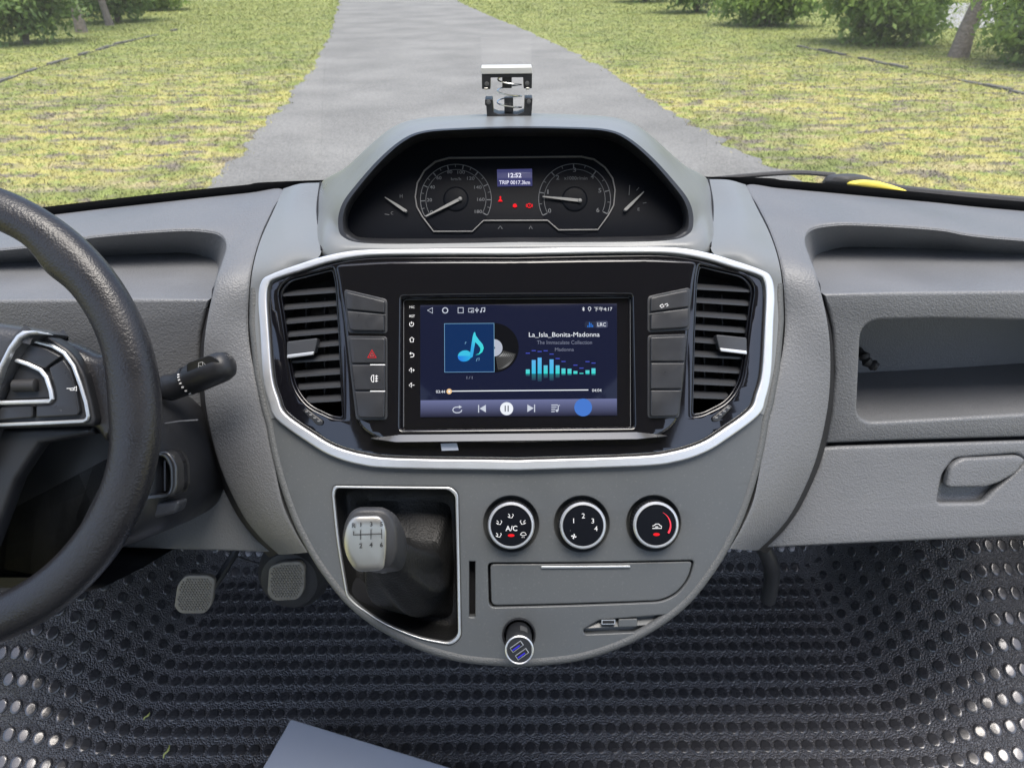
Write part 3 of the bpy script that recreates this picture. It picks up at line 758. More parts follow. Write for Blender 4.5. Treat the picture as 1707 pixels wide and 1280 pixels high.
# raised inner panel step, top and sides, whose chamfer catches the sky
st = [(862, 437), (640, 438), (560, 443), (566, 470), (578, 560), (588, 650), (600, 712), (640, 735), (862, 737)]
STP = csym(st)
plate('inner_surround', CF, [rpoly(STP, .012), scr_hole], .0075, .006, .0028, 'piano_black', dash, 4, cut=.012)
# gloss black ledge under the screen, its sky reflection put into a grey colour
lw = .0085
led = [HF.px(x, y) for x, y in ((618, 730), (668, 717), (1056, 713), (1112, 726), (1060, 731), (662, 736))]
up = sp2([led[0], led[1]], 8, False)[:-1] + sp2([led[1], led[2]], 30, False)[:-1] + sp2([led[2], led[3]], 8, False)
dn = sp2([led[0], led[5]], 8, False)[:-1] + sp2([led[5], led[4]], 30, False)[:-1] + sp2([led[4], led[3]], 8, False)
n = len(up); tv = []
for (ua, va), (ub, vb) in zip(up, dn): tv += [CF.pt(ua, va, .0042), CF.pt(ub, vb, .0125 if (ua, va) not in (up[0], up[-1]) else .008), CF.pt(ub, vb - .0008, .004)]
face_cam(mesh('ledge', tv, [(3 * k + j, 3 * k + 3 + j, 3 * k + 4 + j, 3 * k + 1 + j) for k in range(n - 1) for j in (0, 1)], 'ledge_sheen', dash, True, 30))

# ---- air vents
def poly_span(l, v):
    xs = []
    for i in range(len(l)):
        (a, b), (c, d) = l[i - 1], l[i]
        if (b > v) != (d > v): xs.append(a + (v - b) / (d - b) * (c - a))
    return (min(xs), max(xs)) if len(xs) >= 2 else None
slat_y = [(490, 486), (513, 508), (537, 531), (559, 553), (581, 574), (603, 598), (627, 622), (648, 644), (670, 667)]
for s in (-1, 1):
    vent = bpy.data.objects.new('tmp', None)
    lv = vent_l if s == -1 else vent_r
    big = [(cx + (u - cx) * 1.06, cy + (v - cy) * 1.04) for cx, cy in [(sum(a for a, b in lv) / len(lv), sum(b for a, b in lv) / len(lv))] for u, v in lv]
    # duct behind the slats
    n = len(big); rings = [[CF.pt(u, v, wv) for u, v in big] for wv in (-.008, -.055)]
    vent = face_cam(mesh('air_vent', rings[0] + rings[1], [(k, (k + 1) % n, n + (k + 1) % n, n + k) for k in range(n)] + [tuple(n + k for k in range(n))], 'cavity_black', dash))
    rimo = lv; rimi = [(cx + (u - cx) * .93, cy + (v - cy) * .965) for cx, cy in [(sum(a for a, b in lv) / len(lv), sum(b for a, b in lv) / len(lv))] for u, v in lv]
    plate('vent_rim', CF, [rimo, rimi], -.001, .010, .001, 'piano_black', vent)
    for ya, yb in slat_y:
        v0 = CF.px(520, ya)[1]; sp = poly_span(rimi, v0)
        if not sp: continue
        v1 = CF.px(520, yb)[1]
        mb = MB(); a, b = sp; a -= .004; b += .004
        va, vb = (v0, v1) if s == -1 else (v1, v0)
        pA, pB = CF.pt(a, va, -.004), CF.pt(b, vb, -.004)
        dd = Vector((0, .0125, -.0005)); th = Vector((0, .0004, .0010))
        vs_ = []
        for p in (pA, pB): vs_ += [p - th, p + th, p + dd + th * .7, p + dd - th * .7]
        # rounded nose
        mb.add(vs_, [(0, 4, 5, 1), (1, 5, 6, 2), (2, 6, 7, 3), (3, 7, 4, 0), (0, 1, 2, 3), (7, 6, 5, 4)])
        mb.build('slat', 'slat_grey', vent, False)
    for q in (.3, .62):      # vertical vanes behind the slats
        us = [u for u, v in rimi]; uu = min(us) + q * (max(us) - min(us)); mb = MB()
        mb.box(CF.pt(uu, CF.px(520, 580)[1], -.033), (.0007, 0, 0), CF.V * .055, CF.W * .008); mb.build('vane', 'vent_black', vent, False)
    tb = CF.pp([(480, 570), (531, 564), (526, 588), (480, 594)])
    if s == 1: tb = [(-u, v) for u, v in tb]
    plate('slider_tab', CF, [rpoly(tb, .002)], .004, .012, .0012, 'slat_grey', vent, 3)
    tl = CF.pp([(481, 592), (526, 586.5), (524, 592), (481, 598)])
    if s == 1: tl = [(-u, v) for u, v in tl]
    plate('tab_lip', CF, [rpoly(tl, .001)], .0052, .004, .0006, 'chrome', vent, 2)
    tw = CF.pp([(506, 684), (512, 680), (541, 702), (539, 709), (530, 708)])
    if s == 1: tw = [(-u, v) for u, v in tw]
    plate('thumbwheel', CF, [rpoly(tw, .002)], .0055, .006, .0012, 'button_dark', vent, 2)
    for k in range(4):
        x, y = 514 + k * 6.6, 686 + k * 5.2; c = CF.px(x, y)
        u, v = c if s == -1 else (-c[0], c[1]); mb = MB()
        mb.box(CF.pt(u, v, .0058), CF.U * .0013, CF.V * .0007, CF.W * .0004); mb.build('rib', 'satin_silver', vent, False)

# ---- switch banks left and right of the screen
def sw(pts, r, nm='switch', w=.0125):
    return plate(nm, CF, [rpoly(CF.pp(pts), r)], w, .006, .0013, 'button_dark', dash, 3)
def groove(pts, r=.004):
    plate('switch_surround', CF, [rpoly(CF.pp(pts), r)], .0082, .002, .0006, 'vent_black', dash, 2)
groove([(576, 484), (648, 501), (648, 558), (583, 557)]); groove([(580, 561), (648, 562), (648, 700), (596, 700)])
groove([(1077, 496), (1148, 481), (1147, 552), (1077, 556)]); groove([(1077, 560), (1143, 558), (1129, 697), (1077, 697)])
sw([(580, 489), (645, 505), (644, 524.5), (582, 518.5)], [.004, .002, .001, .001]); sw([(582, 520.5), (644, 526.5), (644, 554), (587, 553)], [.001, .001, .002, .004])
h1 = sw([(585, 565), (645, 566), (645, 607), (590, 607)], [.003, .002, .001, .001]); h2 = sw([(590, 609), (645, 609), (645, 651), (595, 651)], .001); sw([(595, 653), (645, 653), (644, 696), (601, 696)], [.001, .001, .002, .004])
r1 = sw([(1081, 499), (1144, 486), (1144, 514.5), (1081, 522.5)], [.002, .004, .001, .001]); sw([(1081, 524.5), (1144, 516.5), (1143, 548), (1081, 552)], [.001, .001, .004, .002])
sw([(1081, 564), (1140, 562), (1137, 604), (1081, 604)], [.002, .003, .001, .001]); sw([(1081, 606), (1137, 606), (1132, 649), (1081, 649)], .001); sw([(1081, 651), (1132, 651), (1126, 694), (1081, 694)], [.001, .001, .004, .002])
wt = .0128
stroke('hazard_mark', CF, [[(613, 596), (620, 583.5), (627, 596)]], 1.6, wt, 'e_red', h1, closed=True); stroke('hazard_mark', CF, [[(617, 593.4), (620, 588), (623, 593.4)]], 1.3, wt, 'print_red', h1, closed=True)
stroke('fog_lamp_mark', CF, [[(623, 625), (620, 626), (618.5, 631), (620, 636), (623, 637)], [(623, 625), (623, 637)], [(625.5, 627), (630, 627)], [(625.5, 631), (630, 631)], [(625.5, 635), (630, 635)], [(627.5, 625), (627, 637)]], 1.1, wt, 'print_white', h2)
stroke('bulb_mark', CF, [[(1100, 510), (1104, 507), (1107, 511), (1103, 513), (1100, 510)], [(1108, 508), (1112, 506), (1114, 509), (1111, 511)]], 1.1, wt, 'print_white', r1)
for a, b, y in ((617, 642, 608), (617, 642, 652)):
    stroke('indicator_line', CF, [[(a, y), (b, y)]], 1.7, wt + .0004, 'print_white', dash)
stroke('indicator_line', CF, [[(618, 523.5), (643, 525)]], 1.0, wt + .0004, 'dial_ring', dash); stroke('indicator_line', CF, [[(1081, 524), (1107, 520.2)]], 1.2, wt + .0004, 'dial_ring', dash)
plate('tape_piece', CF, [CF.pp([(735, 739), (762, 738), (765, 750), (737, 751)])], .0042, .0012, .0003, 'pale_board', dash)

# ---- lower console
seam_l = [(450, 692), (458, 740), (470, 790), (486, 840), (506, 888), (542, 950), (597, 1015), (677, 1066), (767, 1096), (862, 1105)]
sl_s = [(p[0], p[1]) for p in sp2(seam_l, 6, False)]
mid = [((a[0] + b[0]) / 2, (a[1] + b[1]) / 2) for a, b in zip(ch_o, ch_i)][11:]
lo_half = CF.pp([(p[0], p[1]) for p in sp2(list(reversed(mid)), 4, False)]) + CF.pp(sl_s); lo_half[0] = (0.0, lo_half[0][1]); lo_half[-1] = (0.0, lo_half[-1][1])
lo_out = lo_half + [(-u, v) for u, v in reversed(lo_half[1:-1])]
gear_px = [(553, 822), (556, 809), (752, 811), (764, 822), (769, 1062), (753, 1075), (701, 1066), (640, 1041), (590, 1007), (577, 993), (561, 900)]
gear = rpoly(CF.pp(gear_px), [.004, .004, .004, .004, .008, .006, .02, .02, .01, .006, .02], 5)
slot = rpoly(CF.pp([(782, 936), (792, 936), (792, 1028), (782, 1028)]), .0006)
lid_px = [(813, 938), (1158, 933.5), (1150, 965), (1130, 990), (1104, 1003), (815, 1012)]
lid_h = rpoly(CF.pp(lid_px), [.005, .005, .02, .02, .02, .006], 5)
KN = [(852, 873), (970, 873), (1090, 872)]
kn_uv = [CF.px(*k) for k in KN]; KR = .0275
kholes = [circ(u, v, KR) for u, v in kn_uv]
ch_uv = CF.px(865, 1058); chh = circ(*ch_uv, .0158)
usb_px = [(972, 1050), (1000, 1033), (1045, 1030), (1118, 1024), (1098, 1043), (1068, 1053), (975, 1057)]
usb_h = rpoly(CF.pp(usb_px), .004, 4)
cons = plate('lower_console', CF, [lo_out, gear, slot, lid_h, chh, usb_h] + kholes, 0, .014, .0016, 'console_grey', dash, 3)
# skirt behind the rim of the console and its dark core
ctr = CF.px(862, 900); sk0 = [CF.pt(u, v, -.006) for u, v in lo_out]; sk1 = [CF.pt(ctr[0] + (u - ctr[0]) * .93, ctr[1] + (v - ctr[1]) * .93, -.05) for u, v in lo_out]; sk2 = [CF.pt(ctr[0] + (u - ctr[0]) * .8, ctr[1] + (v - ctr[1]) * .85, -.16) for u, v in lo_out]
n = len(sk0)
recalc(mesh('console_skirt', sk0 + sk1 + sk2, [(r_ * n + k, r_ * n + (k + 1) % n, (r_ + 1) * n + (k + 1) % n, (r_ + 1) * n + k) for r_ in (0, 1) for k in range(n)] + [tuple(2 * n + k for k in range(n))], 'plastic_black', dash))
# padded bead along the rim
bl = [CF.px(x, y) for x, y in [(425, 480), (424, 540), (432, 620), (444, 680)]] + [CF.px(x, y) for x, y in sl_s[2:]]
bl = [(u * 1.006, v) for u, v in bl]; bl[-1] = (0.0, bl[-1][1]); full = bl + [(-u, v) for u, v in reversed(bl[:-1])]
mb = MB(); mb.tube([CF.pt(u, v, -.003) for u, v in full], .0048, 10); mb.build('edge_bead', 'bead_grey', dash)
# gear gate frame
gi = [(0, 0)]
gcx, gcy = sum(a for a, b in gear) / len(gear), sum(b for a, b in gear) / len(gear)
g_in = [(gcx + (u - gcx) * .955, gcy + (v - gcy) * .966) for u, v in gear]
plate('gate_trim', CF, [gear, g_in], .0016, .006, .0012, 'dull_chrome', dash, 3)
# card slot well, lid, lid grip
mb = MB(); su, sv_ = CF.px(787, 982); mb.box(CF.pt(su, sv_, -.022), CF.U * .004, CF.V * .034, CF.W * .006); mb.build('card_slot', 'cavity_black', dash, False)
lid_c = (sum(a for a, b in lid_h) / len(lid_h), sum(b for a, b in lid_h) / len(lid_h))
lid = plate('storage_lid', CF, [[(lid_c[0] + (u - lid_c[0]) * .982, lid_c[1] + (v - lid_c[1]) * .945) for u, v in lid_h]], -.0018, .010, .0016, 'console_grey', dash, 3)
plate('grip_line', CF, [rpoly(CF.pp([(902, 943), (1051, 942), (1051, 946), (902, 947)]), .0008)], .0004, .004, .0006, 'dull_chrome', lid, 2)
plate('lid_well', CF, [[(lid_c[0] + (u - lid_c[0]) * 1.03, lid_c[1] + (v - lid_c[1]) * 1.06) for u, v in lid_h]], -.0142, .004, .0005, 'seam_black', dash)
# socket recess for the ports
uw = plate('port_recess', CF, [[(u, v + 0.0) for u, v in rpoly(CF.pp([(966, 1060), (985, 1026), (1116, 1020), (1092, 1054)]), .002)]], -.0075, .003, .0005, 'console_grey', dash)
up0, up1 = CF.px(1014, 1036), CF.px(1048, 1038)
mb = MB()
ta, tb_ = CF.px(974, 1055), CF.px(1102, 1046)
mb.add([CF.pt(ta[0], ta[1] + .004, -.002), CF.pt(tb_[0], tb_[1] + .003, -.002), CF.pt(*CF.px(1112, 1030), -.0068), CF.pt(*CF.px(990, 1036), -.0068)], [(0, 1, 2, 3)])
face_cam(mb.build('port_ramp', 'console_grey', dash, False))
mb = MB(); mb.box(CF.pt(*up0, -.005), CF.U * .0068, CF.V * .0022, CF.W * .006); usbp = mb.build('usb_port', 'dull_chrome', dash, False)
mb = MB(); mb.box(CF.pt(*up0, -.0012), CF.U * .0058, CF.V * .0014, CF.W * .0024); mb.build('port_tongue', 'cavity_black', usbp, False)
plate('port_cover', CF, [rpoly(CF.pp([(1031, 1032), (1063, 1031), (1063, 1045), (1031, 1046)]), .0015)], -.001, .008, .0012, 'console_grey', dash, 3)

# ---- climate knobs
def ring_marks(parent, kind, u, v, wv):
    class Q: pass
    fr = Frame(CF.pt(u, v, 0), CF.U, CF.V, CF.W, 0)
    px = lambda x, y: (x * .000595, -y * .000595)       # one photograph pixel on the panel
    def st(nm, strokes, wd, m='print_white'): stroke(nm, fr, [[px(*p) for p in q] for q in strokes], wd * .000595, wv, m, parent, px=False)
    def tx(nm, s_, cx, cy, h, m='print_white', bold=.0):
        vv_, f = text_mesh(s_, bold); ay, by = min(p[1] for p in vv_), max(p[1] for p in vv_); ax, bx = min(p[0] for p in vv_), max(p[0] for p in vv_); k = h * .000595 / (by - ay); c = px(cx, cy)
        face_cam(mesh(nm, [fr.pt(c[0] + (x - (ax + bx) / 2) * k, c[1] + (y - (ay + by) / 2) * k, wv) for x, y in vv_], f, m, parent, False))
    def dot(nm, cx, cy, rx, ry, m): flat(nm, fr, [circ(*px(cx, cy), rx * .000595, 20, 0, ry * .000595)], wv, m, parent, px=False)
    if kind == 0:
        tx('lettering', 'A/C', 0.5, 4, 8.5, bold=.01); dot('lamp', 0, 15.5, 5.5, 2.4, 'e_red')
        for x, y, fl in ((0, -16.5, 0), (-19, -6, 0), (19, -6, 1), (-20, 14.5, 0), (20, 14.5, 2)):
            s_ = 1 if fl != 1 else -1
            if fl == 2: st('air_mark', [[(x - 5, y), (x - 3, y - 3), (x, y - 4), (x + 3, y - 3), (x + 5, y), (x, y + 1.5), (x - 5, y)], [(x - 2, y + 3), (x - 2, y + 5)], [(x + 1, y + 3), (x + 1, y + 5)]], 1.0)
            else: st('air_mark', [[(x - 4.5 * s_, y - 3), (x - 2 * s_, y - 1), (x - 2.5 * s_, y + 3), (x + 1.5 * s_, y + 3.5), (x + 4 * s_, y - 1), (x + 2.5 * s_, y - 3)], [(x - 5 * s_, y + 1), (x - 3 * s_, y + 3)]], 1.1)
    elif kind == 1:
        for s_, x, y in (('0', -20.5, 4), ('1', -15.5, -8.5), ('2', .5, -16.5), ('3', 16, -8), ('4', 21, 4.5)): tx('lettering', s_, x, y, 8)
        for a in range(4):
            A = a * 1.571; st('fan_mark', [[(-15.5 + math.cos(A) * .6, 17 + math.sin(A) * .6), (-15.5 + math.cos(A + .4) * 3, 17 + math.sin(A + .4) * 3), (-15.5 + math.cos(A) * 4, 17 + math.sin(A) * 4)]], 1.8)
    else:
        arc = lambda a0, a1, r: [(r * math.cos(R(a)), -r * math.sin(R(a))) for a in np.linspace(a0, a1, 22)]
        for nm, a0, a1, m in (('cold_arc', 125, 222, 'glow_blue'), ('hot_arc', 62, -34, 'glow_hot')):
            vv_ = []; A = np.linspace(a0, a1, 22)
            for i, a in enumerate(A):
                wd = .4 + 3.0 * i / 21
                for r_ in (23.5 - wd / 2, 23.5 + wd / 2): vv_.append(fr.pt(*px(r_ * math.cos(R(a)), -r_ * math.sin(R(a))), wv))
            face_cam(mesh(nm, vv_, [(2 * i, 2 * i + 1, 2 * i + 3, 2 * i + 2) for i in range(21)], m, parent, False))
        st('car_mark', [[(-8.5, 5), (-8, 1.5), (-4, .5), (-1, -2), (4, -2), (6, .5), (8.5, 1.5), (8.5, 5), (-8.5, 5)], [(-2, 2.5), (3, 2.5)]], 1.3)
        dot('lamp', 0, 15, 5.5, 2.6, 'e_red')
mat('glow_blue', (.03, .04, .45), .5, emit=sl2((36, 40, 165)), es=1.0); mat('glow_hot', (.6, .03, .05), .5, emit=sl2((215, 40, 60)), es=.7)  # arc print given a glow of its own to stay visible, no lamp
for i, (u, v) in enumerate(kn_uv):
    mb = MB(); mb.lathe(CF, u, v, [(KR + .0004, -.001), (KR - .001, -.006), (.0235, -.012), (.005, -.0125)], 48); dish = mb.build('knob_recess', 'console_grey', dash)
    kw = .013; f_r = .0222
    mb = MB(); mb.lathe(CF, u, v, [(f_r + .0006, -.012), (f_r + .0004, kw - .005), (f_r - .0006, kw - .0035)], 48, cap1=True); kn = mb.build('climate_knob', 'plastic_black', dash)
    mb = MB()
    for k in range(44):
        a = 6.2832 * k / 44; c = CF.pt(u + (f_r + .0006) * math.cos(a), v + (f_r + .0006) * math.sin(a), .001); mb.box(c, (CF.U * math.cos(a) + CF.V * math.sin(a)) * .0006, (CF.V * math.cos(a) - CF.U * math.sin(a)) * .0007, CF.W * .0065)
    o = mb.build('knurling', 'plastic_black', kn, False); o['kind'] = 'stuff'
    mb = MB(); mb.lathe(CF, u, v, [(f_r + .0004, kw - .0045), (f_r + .0006, kw - .0015), (f_r - .0006, kw), (f_r - .0018, kw + .0002), (f_r - .0025, kw - .001)], 56, cap1=False); mb.build('ring', 'chrome', kn)
    mb = MB(); mb.lathe(CF, u, v, [(f_r - .0020, kw - .002), (f_r - .0024, kw - .0008), (.012, kw - .0005), (.001, kw - .0004)], 48); mb.build('knob_face', 'dial_black', kn)
    ring_marks(kn, i, u, v, kw - .0001)

# ================================================================== INSTRUMENT CLUSTER
ca, cb = P(862, 396, .763), P(862, 226, .823)
dv = (cb - ca); dv.x = 0; dv.normalize()
IF = Frame(Vector((XC, ca.y, ca.z)), (1, 0, 0), dv, (0, -dv.z, dv.y))
def I(zx, zy): return (640 + zx / 3.556, 230 + zy / 3.556)
def IL(l): return [I(*p) for p in l]
clu = thing('instrument_cluster', ca, 'dark instrument cluster with two round dials and small lit display', 'instrument cluster')
halfc = [(862, 224), (1008, 228), (1040, 240), (1078, 270), (1112, 306), (1136, 340), (1142, 368), (1132, 388), (1100, 396), (862, 399)]
cl_r = IF.pp(halfc); cl_r[0] = (0.0, cl_r[0][1]); cl_r[-1] = (0.0, cl_r[-1][1]); cl_o = cl_r + [(-u, v) for u, v in reversed(cl_r[1:-1])]
plate('face', IF, [cl_o], 0, .006, .0005, 'dial_black', clu)
e = .0006
fr_px = IL([(385, 120), (1170, 112), (1245, 128), (1310, 175), (1355, 240), (1370, 310), (1362, 400), (1330, 460), (1268, 546), (1035, 548), (970, 491), (590, 492), (525, 556), (295, 557), (225, 465), (195, 410), (186, 350), (198, 270), (240, 195), (305, 142)])
v_, f_ = ribbon(fr_px, 2.4, True); uvl = IF.pp([tuple(p) for p in v_], .001); n = len(fr_px)
outer_l, inner_l = uvl[:n], uvl[n:]
plate('bezel_ring', IF, [outer_l if abs(area(outer_l)) > abs(area(inner_l)) else inner_l, inner_l if abs(area(outer_l)) > abs(area(inner_l)) else outer_l], .0022, .003, .0003, 'dial_ring', clu)
def dial(name, cx, cy, r, a0, a1, nmaj, nmin, label):
    c = IF.px(*I(cx, cy)); d0 = IF.px(*I(cx + r, cy)); rr = d0[0] - c[0]
    base = plate(name, IF, [circ(*c, rr * .995, 64)], e, .0010, .0002, 'dial_black', clu)
    stroke('dial_arc', IF, [[(c[0] + rr * .84 * math.cos(R(a)), c[1] + rr * .84 * math.sin(R(a))) for a in np.linspace(a0, a1, 60)]], .0005, e + .0003, 'dial_print', base, px=False)
    stroke('dial_arc', IF, [[(c[0] + rr * .99 * math.cos(R(a)), c[1] + rr * .99 * math.sin(R(a))) for a in np.linspace(a0, a1, 60)]], .0007, e + .0003, 'dial_print', base, px=False)
    for k in range(nmaj * nmin + 1):
        a = R(a0 + (a1 - a0) * k / (nmaj * nmin)); big = k % nmin == 0
        p, q = [(c[0] + rr * f * math.cos(a), c[1] + rr * f * math.sin(a)) for f in ((.86 if big else .91), .98)]
        stroke('tick', IF, [[p, q]], .0011 if big else .0006, e + .0004, 'dial_print', base, px=False)
    hub = MB(); hub.lathe(IF, *c, [(rr * .36, .0005), (rr * .33, .0018), (rr * .30, .0022), (.002, .0020)], 40); hub.build('hub_disc', 'dial_black', base)
    return base
sp_d = dial('speedometer', 427, 365, 212, 209, -28, 9, 2, '')
ta_d = dial('tachometer', 1130, 365, 215, 207, -25, 6, 2, '')
for s_, x, y in (('20', 270, 368), ('40', 287, 292), ('60', 326, 237), ('80', 390, 202), ('100', 458, 204), ('120', 515, 240), ('140', 557, 293), ('160', 575, 365), ('180', 560, 437), ('0', 283, 440)):
    wdt = 14 * len(s_) + 2; text('numeral', s_, IF, *I(x - wdt / 2, y - 10), *I(x + wdt / 2, y + 10), e + .0005, 'dial_print', sp_d, .01)
text('lettering', 'km/h', IF, *I(398, 235), *I(457, 252), e + .0005, 'dial_print', sp_d)
for s_, x, y in (('0', 982, 432), ('1', 972, 320), ('2', 1030, 235), ('3', 1130, 190), ('4', 1235, 230), ('5', 1280, 312), ('6', 1268, 428)):
    text('numeral', s_, IF, *I(x - (4 if s_ == '1' else 9), y - 13), *I(x + (4 if s_ == '1' else 9), y + 13), e + .0005, 'dial_print', ta_d, .01)
text('lettering', 'x1000r/min', IF, *I(1068, 229), *I(1206, 249), e + .0005, 'dial_print', ta_d)
def needle(parent, a, b, wa, wb, hub):
    pa, pb = Vector(IF.px(*I(*a), .004)), Vector(IF.px(*I(*b), .004)); t = (pb - pa).normalized(); nn = Vector((-t.y, t.x)); mb = MB(); v = []
    for p, wd in ((pa, wa), (pa.lerp(pb, .35), (wa * .9 + wb * .1)), (pb, wb)):
        for sg in (-1, 1):
            for wv in (.0032, .0046): v.append(IF.pt(*(p + nn * sg * wd), wv))
    mb.add(v, [(0, 2, 3, 1), (4, 5, 7, 6), (8, 9, 11, 10)][:1] + [(0, 1, 5, 4), (2, 6, 7, 3), (1, 3, 7, 5), (0, 4, 6, 2), (4, 5, 9, 8), (6, 10, 11, 7), (5, 7, 11, 9), (4, 8, 10, 6), (8, 9, 11, 10)])
    o = mb.build('needle', 'needle', parent, False)
    if hub:
        m2 = MB(); m2.lathe(IF, pa.x, pa.y, [(hub, .0025), (hub, .0048), (hub * .7, .0056), (.0002, .0058)], 18); m2.build('needle_cap', 'needle', parent)
    return o
needle(sp_d, (452, 362), (248, 466), .0016, .0005, .0022); needle(ta_d, (1162, 372), (940, 348), .0016, .0005, .0022)
lcd = plate('trip_display', IF, [IF.pp(IL([(670, 190), (878, 186), (880, 286), (672, 290)]))], .0015, .002, .0002, 'e_lcd', clu)
text('lettering', '12:52', IF, *I(737, 209), *I(815, 236), .0018, 'e_lcdtext', lcd, .02); text('lettering', 'TRIP 0017.3km', IF, *I(683, 253), *I(866, 276), .0018, 'e_lcdtext', lcd, .01)
flat('seat_belt_lamp', IF, [IL([(690, 344), (696, 352), (693, 360), (704, 378), (676, 378), (687, 360), (684, 352)])], .001, 'e_red', clu)
stroke('brake_lamp', IF, [IL(circ(776, 402, 9, 20))], 1.6, .001, 'e_red', clu, closed=True); flat('engine_lamp', IF, [IL([(766, 396), (787, 396), (790, 410), (764, 410)])], .0012, 'e_red', clu)
stroke('warning_lamp', IF, [IL(circ(862, 402, 12, 20))], 1.2, .001, 'e_red', clu, closed=True); stroke('warning_stroke', IF, [IL([(862, 395), (862, 404)]), IL([(862, 407), (862, 409)]), IL([(846, 392), (843, 402), (846, 412)]), IL([(878, 392), (881, 402), (878, 412)])], 1.0, .0012, 'e_red', clu)
stroke('turn_mark', IF, [IL([(676, 540), (690, 522), (702, 540)]), IL([(860, 540), (870, 522), (880, 540)])], .9, .001, 'dial_print', clu)
needle(clu, (130, 435), (6, 352), .0016, .0004, .0016); needle(clu, (1430, 428), (1540, 320), .0016, .0004, .0016)
text('lettering', 'H', IF, *I(94, 334), *I(110, 357), .001, 'dial_print', clu); text('lettering', 'C', IF, *I(41, 437), *I(55, 455), .001, 'dial_print', clu)
text('lettering', 'E', IF, *I(1504, 415), *I(1516, 432), .001, 'dial_print', clu)
stroke('gauge_tick', IF, [IL([(1453, 340), (1457, 280)]), IL([(1497, 312), (1512, 294)]), IL([(1535, 388), (1556, 384)]), IL([(4, 452), (32, 456)])], 1.0, .001, 'dial_print', clu)

# ================================================================== HEAD UNIT
hw = -.0055
hu = thing('head_unit', HF.pt(0, 0, hw), 'black touchscreen stereo playing a song in the centre of the dashboard', 'car stereo')
def Zs(zx, zy): return (690 + zx / 4.877, 490 + zy / 4.877)
def ZL(l): return [Zs(*p) for p in l]
body = plate('case', HF, [rpoly(HF.pp([(664, 491), (1060, 488), (1062, 722), (660, 724)], hw), .003)], hw, .012, .0012, 'piano_black', hu, 2)
stroke('bezel_line', HF, [[(673, 712), (673, 503), (677, 499.5), (1047, 496.5), (1050.5, 499), (1051, 710)]], 1.0, hw + .0003, 'dial_print', hu)
disp = plate('display', HF, [HF.pp(ZL([(52, 92), (1650, 78), (1652, 988), (52, 1002)]), hw)], hw + .0006, .001, .0002, 'e_panel', hu, 1)
W0 = hw + .0009
bar = flat('control_bar', HF, [ZL([(54, 864), (900, 857), (1650, 850), (1650, 986), (900, 993), (54, 1000)])], W0, 'e_gradient', disp)
vcol(bar, [(104, 110, 152)] * 3 + [(14, 17, 46)] * 3)
W1, W2, W3, W4 = W0 + .0003, W0 + .0006, W0 + .0009, W0 + .0012
stroke('back_icon', HF, [ZL([(110, 134), (151, 112), (151, 157)])], 1.5, W1, 'e_icon', disp, closed=True)
stroke('home_icon', HF, [ZL(circ(254, 134, 21, 28))], 1.6, W1, 'e_icon', disp, closed=True)
stroke('recents_icon', HF, [ZL([(359, 112), (401, 112), (401, 154), (359, 154)])], 1.4, W1, 'e_icon', disp, closed=True)
stroke('cast_icon', HF, [ZL([(470, 148), (444, 148), (444, 118), (486, 118), (486, 128)]), ZL([(468, 136), (486, 136), (486, 150), (468, 150), (468, 136)])], 1.2, W1, 'e_icon', disp)
stroke('usb_icon', HF, [ZL([(512, 112), (512, 152)]), ZL([(501, 124), (501, 133), (512, 140), (523, 133), (523, 124)])], 1.3, W1, 'e_icon', disp)
stroke('note_icon', HF, [ZL([(550, 143), (550, 115), (576, 112), (576, 138)])], 1.5, W1, 'e_icon', disp); 
for c in ((544, 145), (570, 141)): flat('note_head', HF, [ZL(circ(*c, 7, 12))], W1, 'e_icon', disp)
stroke('bluetooth_icon', HF, [ZL([(1369, 114), (1387, 131), (1378, 140), (1378, 106), (1387, 114), (1369, 131)])], .8, W1, 'e_white', disp)
stroke('place_icon', HF, [ZL([(1428, 140), (1418, 124), (1417, 115), (1422, 108), (1428, 106), (1434, 108), (1439, 115), (1438, 124)])], .9, W1, 'e_white', disp, closed=True)
text('lettering', '下午4:17', HF, *Zs(1464, 106), *Zs(1612, 142), W1, 'e_white', disp, .0, .6)
flat('badge', HF, [rpoly(ZL([(1388, 224), (1576, 220), (1576, 274), (1388, 278)]), 4)], W1, 'e_pilld', disp); flat('badge_half', HF, [rpoly(ZL([(1480, 222), (1576, 220), (1576, 274), (1480, 276)]), 3)], W2, 'e_pill', disp)
for x, y in ((1414, 256), (1427, 230), (1440, 238), (1453, 252)): flat('badge_bar', HF, [ZL([(x - 3.5, y), (x + 3.5, y), (x + 3.5, 271), (x - 3.5, 271)])], W2, 'e_blue', disp)
text('lettering', 'LRC', HF, *Zs(1493, 234), *Zs(1561, 264), W3, 'e_white', disp)
text('song_title', 'La_Isla_Bonita-Madonna', HF, *Zs(935, 313), *Zs(1510, 356), W1, 'e_white', disp, .0, .5)
text('lettering', 'The Immaculate Collection', HF, *Zs(1000, 378), *Zs(1448, 409), W1, 'e_grey', disp); text('lettering', 'Madonna', HF, *Zs(1147, 437), *Zs(1300, 465), W1, 'e_grey', disp)
bx = [926, 974, 1022, 1071, 1119, 1168, 1216, 1265, 1313, 1362, 1411, 1460]; bt = [613, 537, 518, 580, 532, 580, 605, 608, 626, 642, 620, 604]; bl_ = [668, 702, 712, 684, 706, 682, 664, 664, 655, 650, 658, 664]; pk = [482, 461, 468, 462, 489, 525, 549, None, 579, 603, 550, 562]
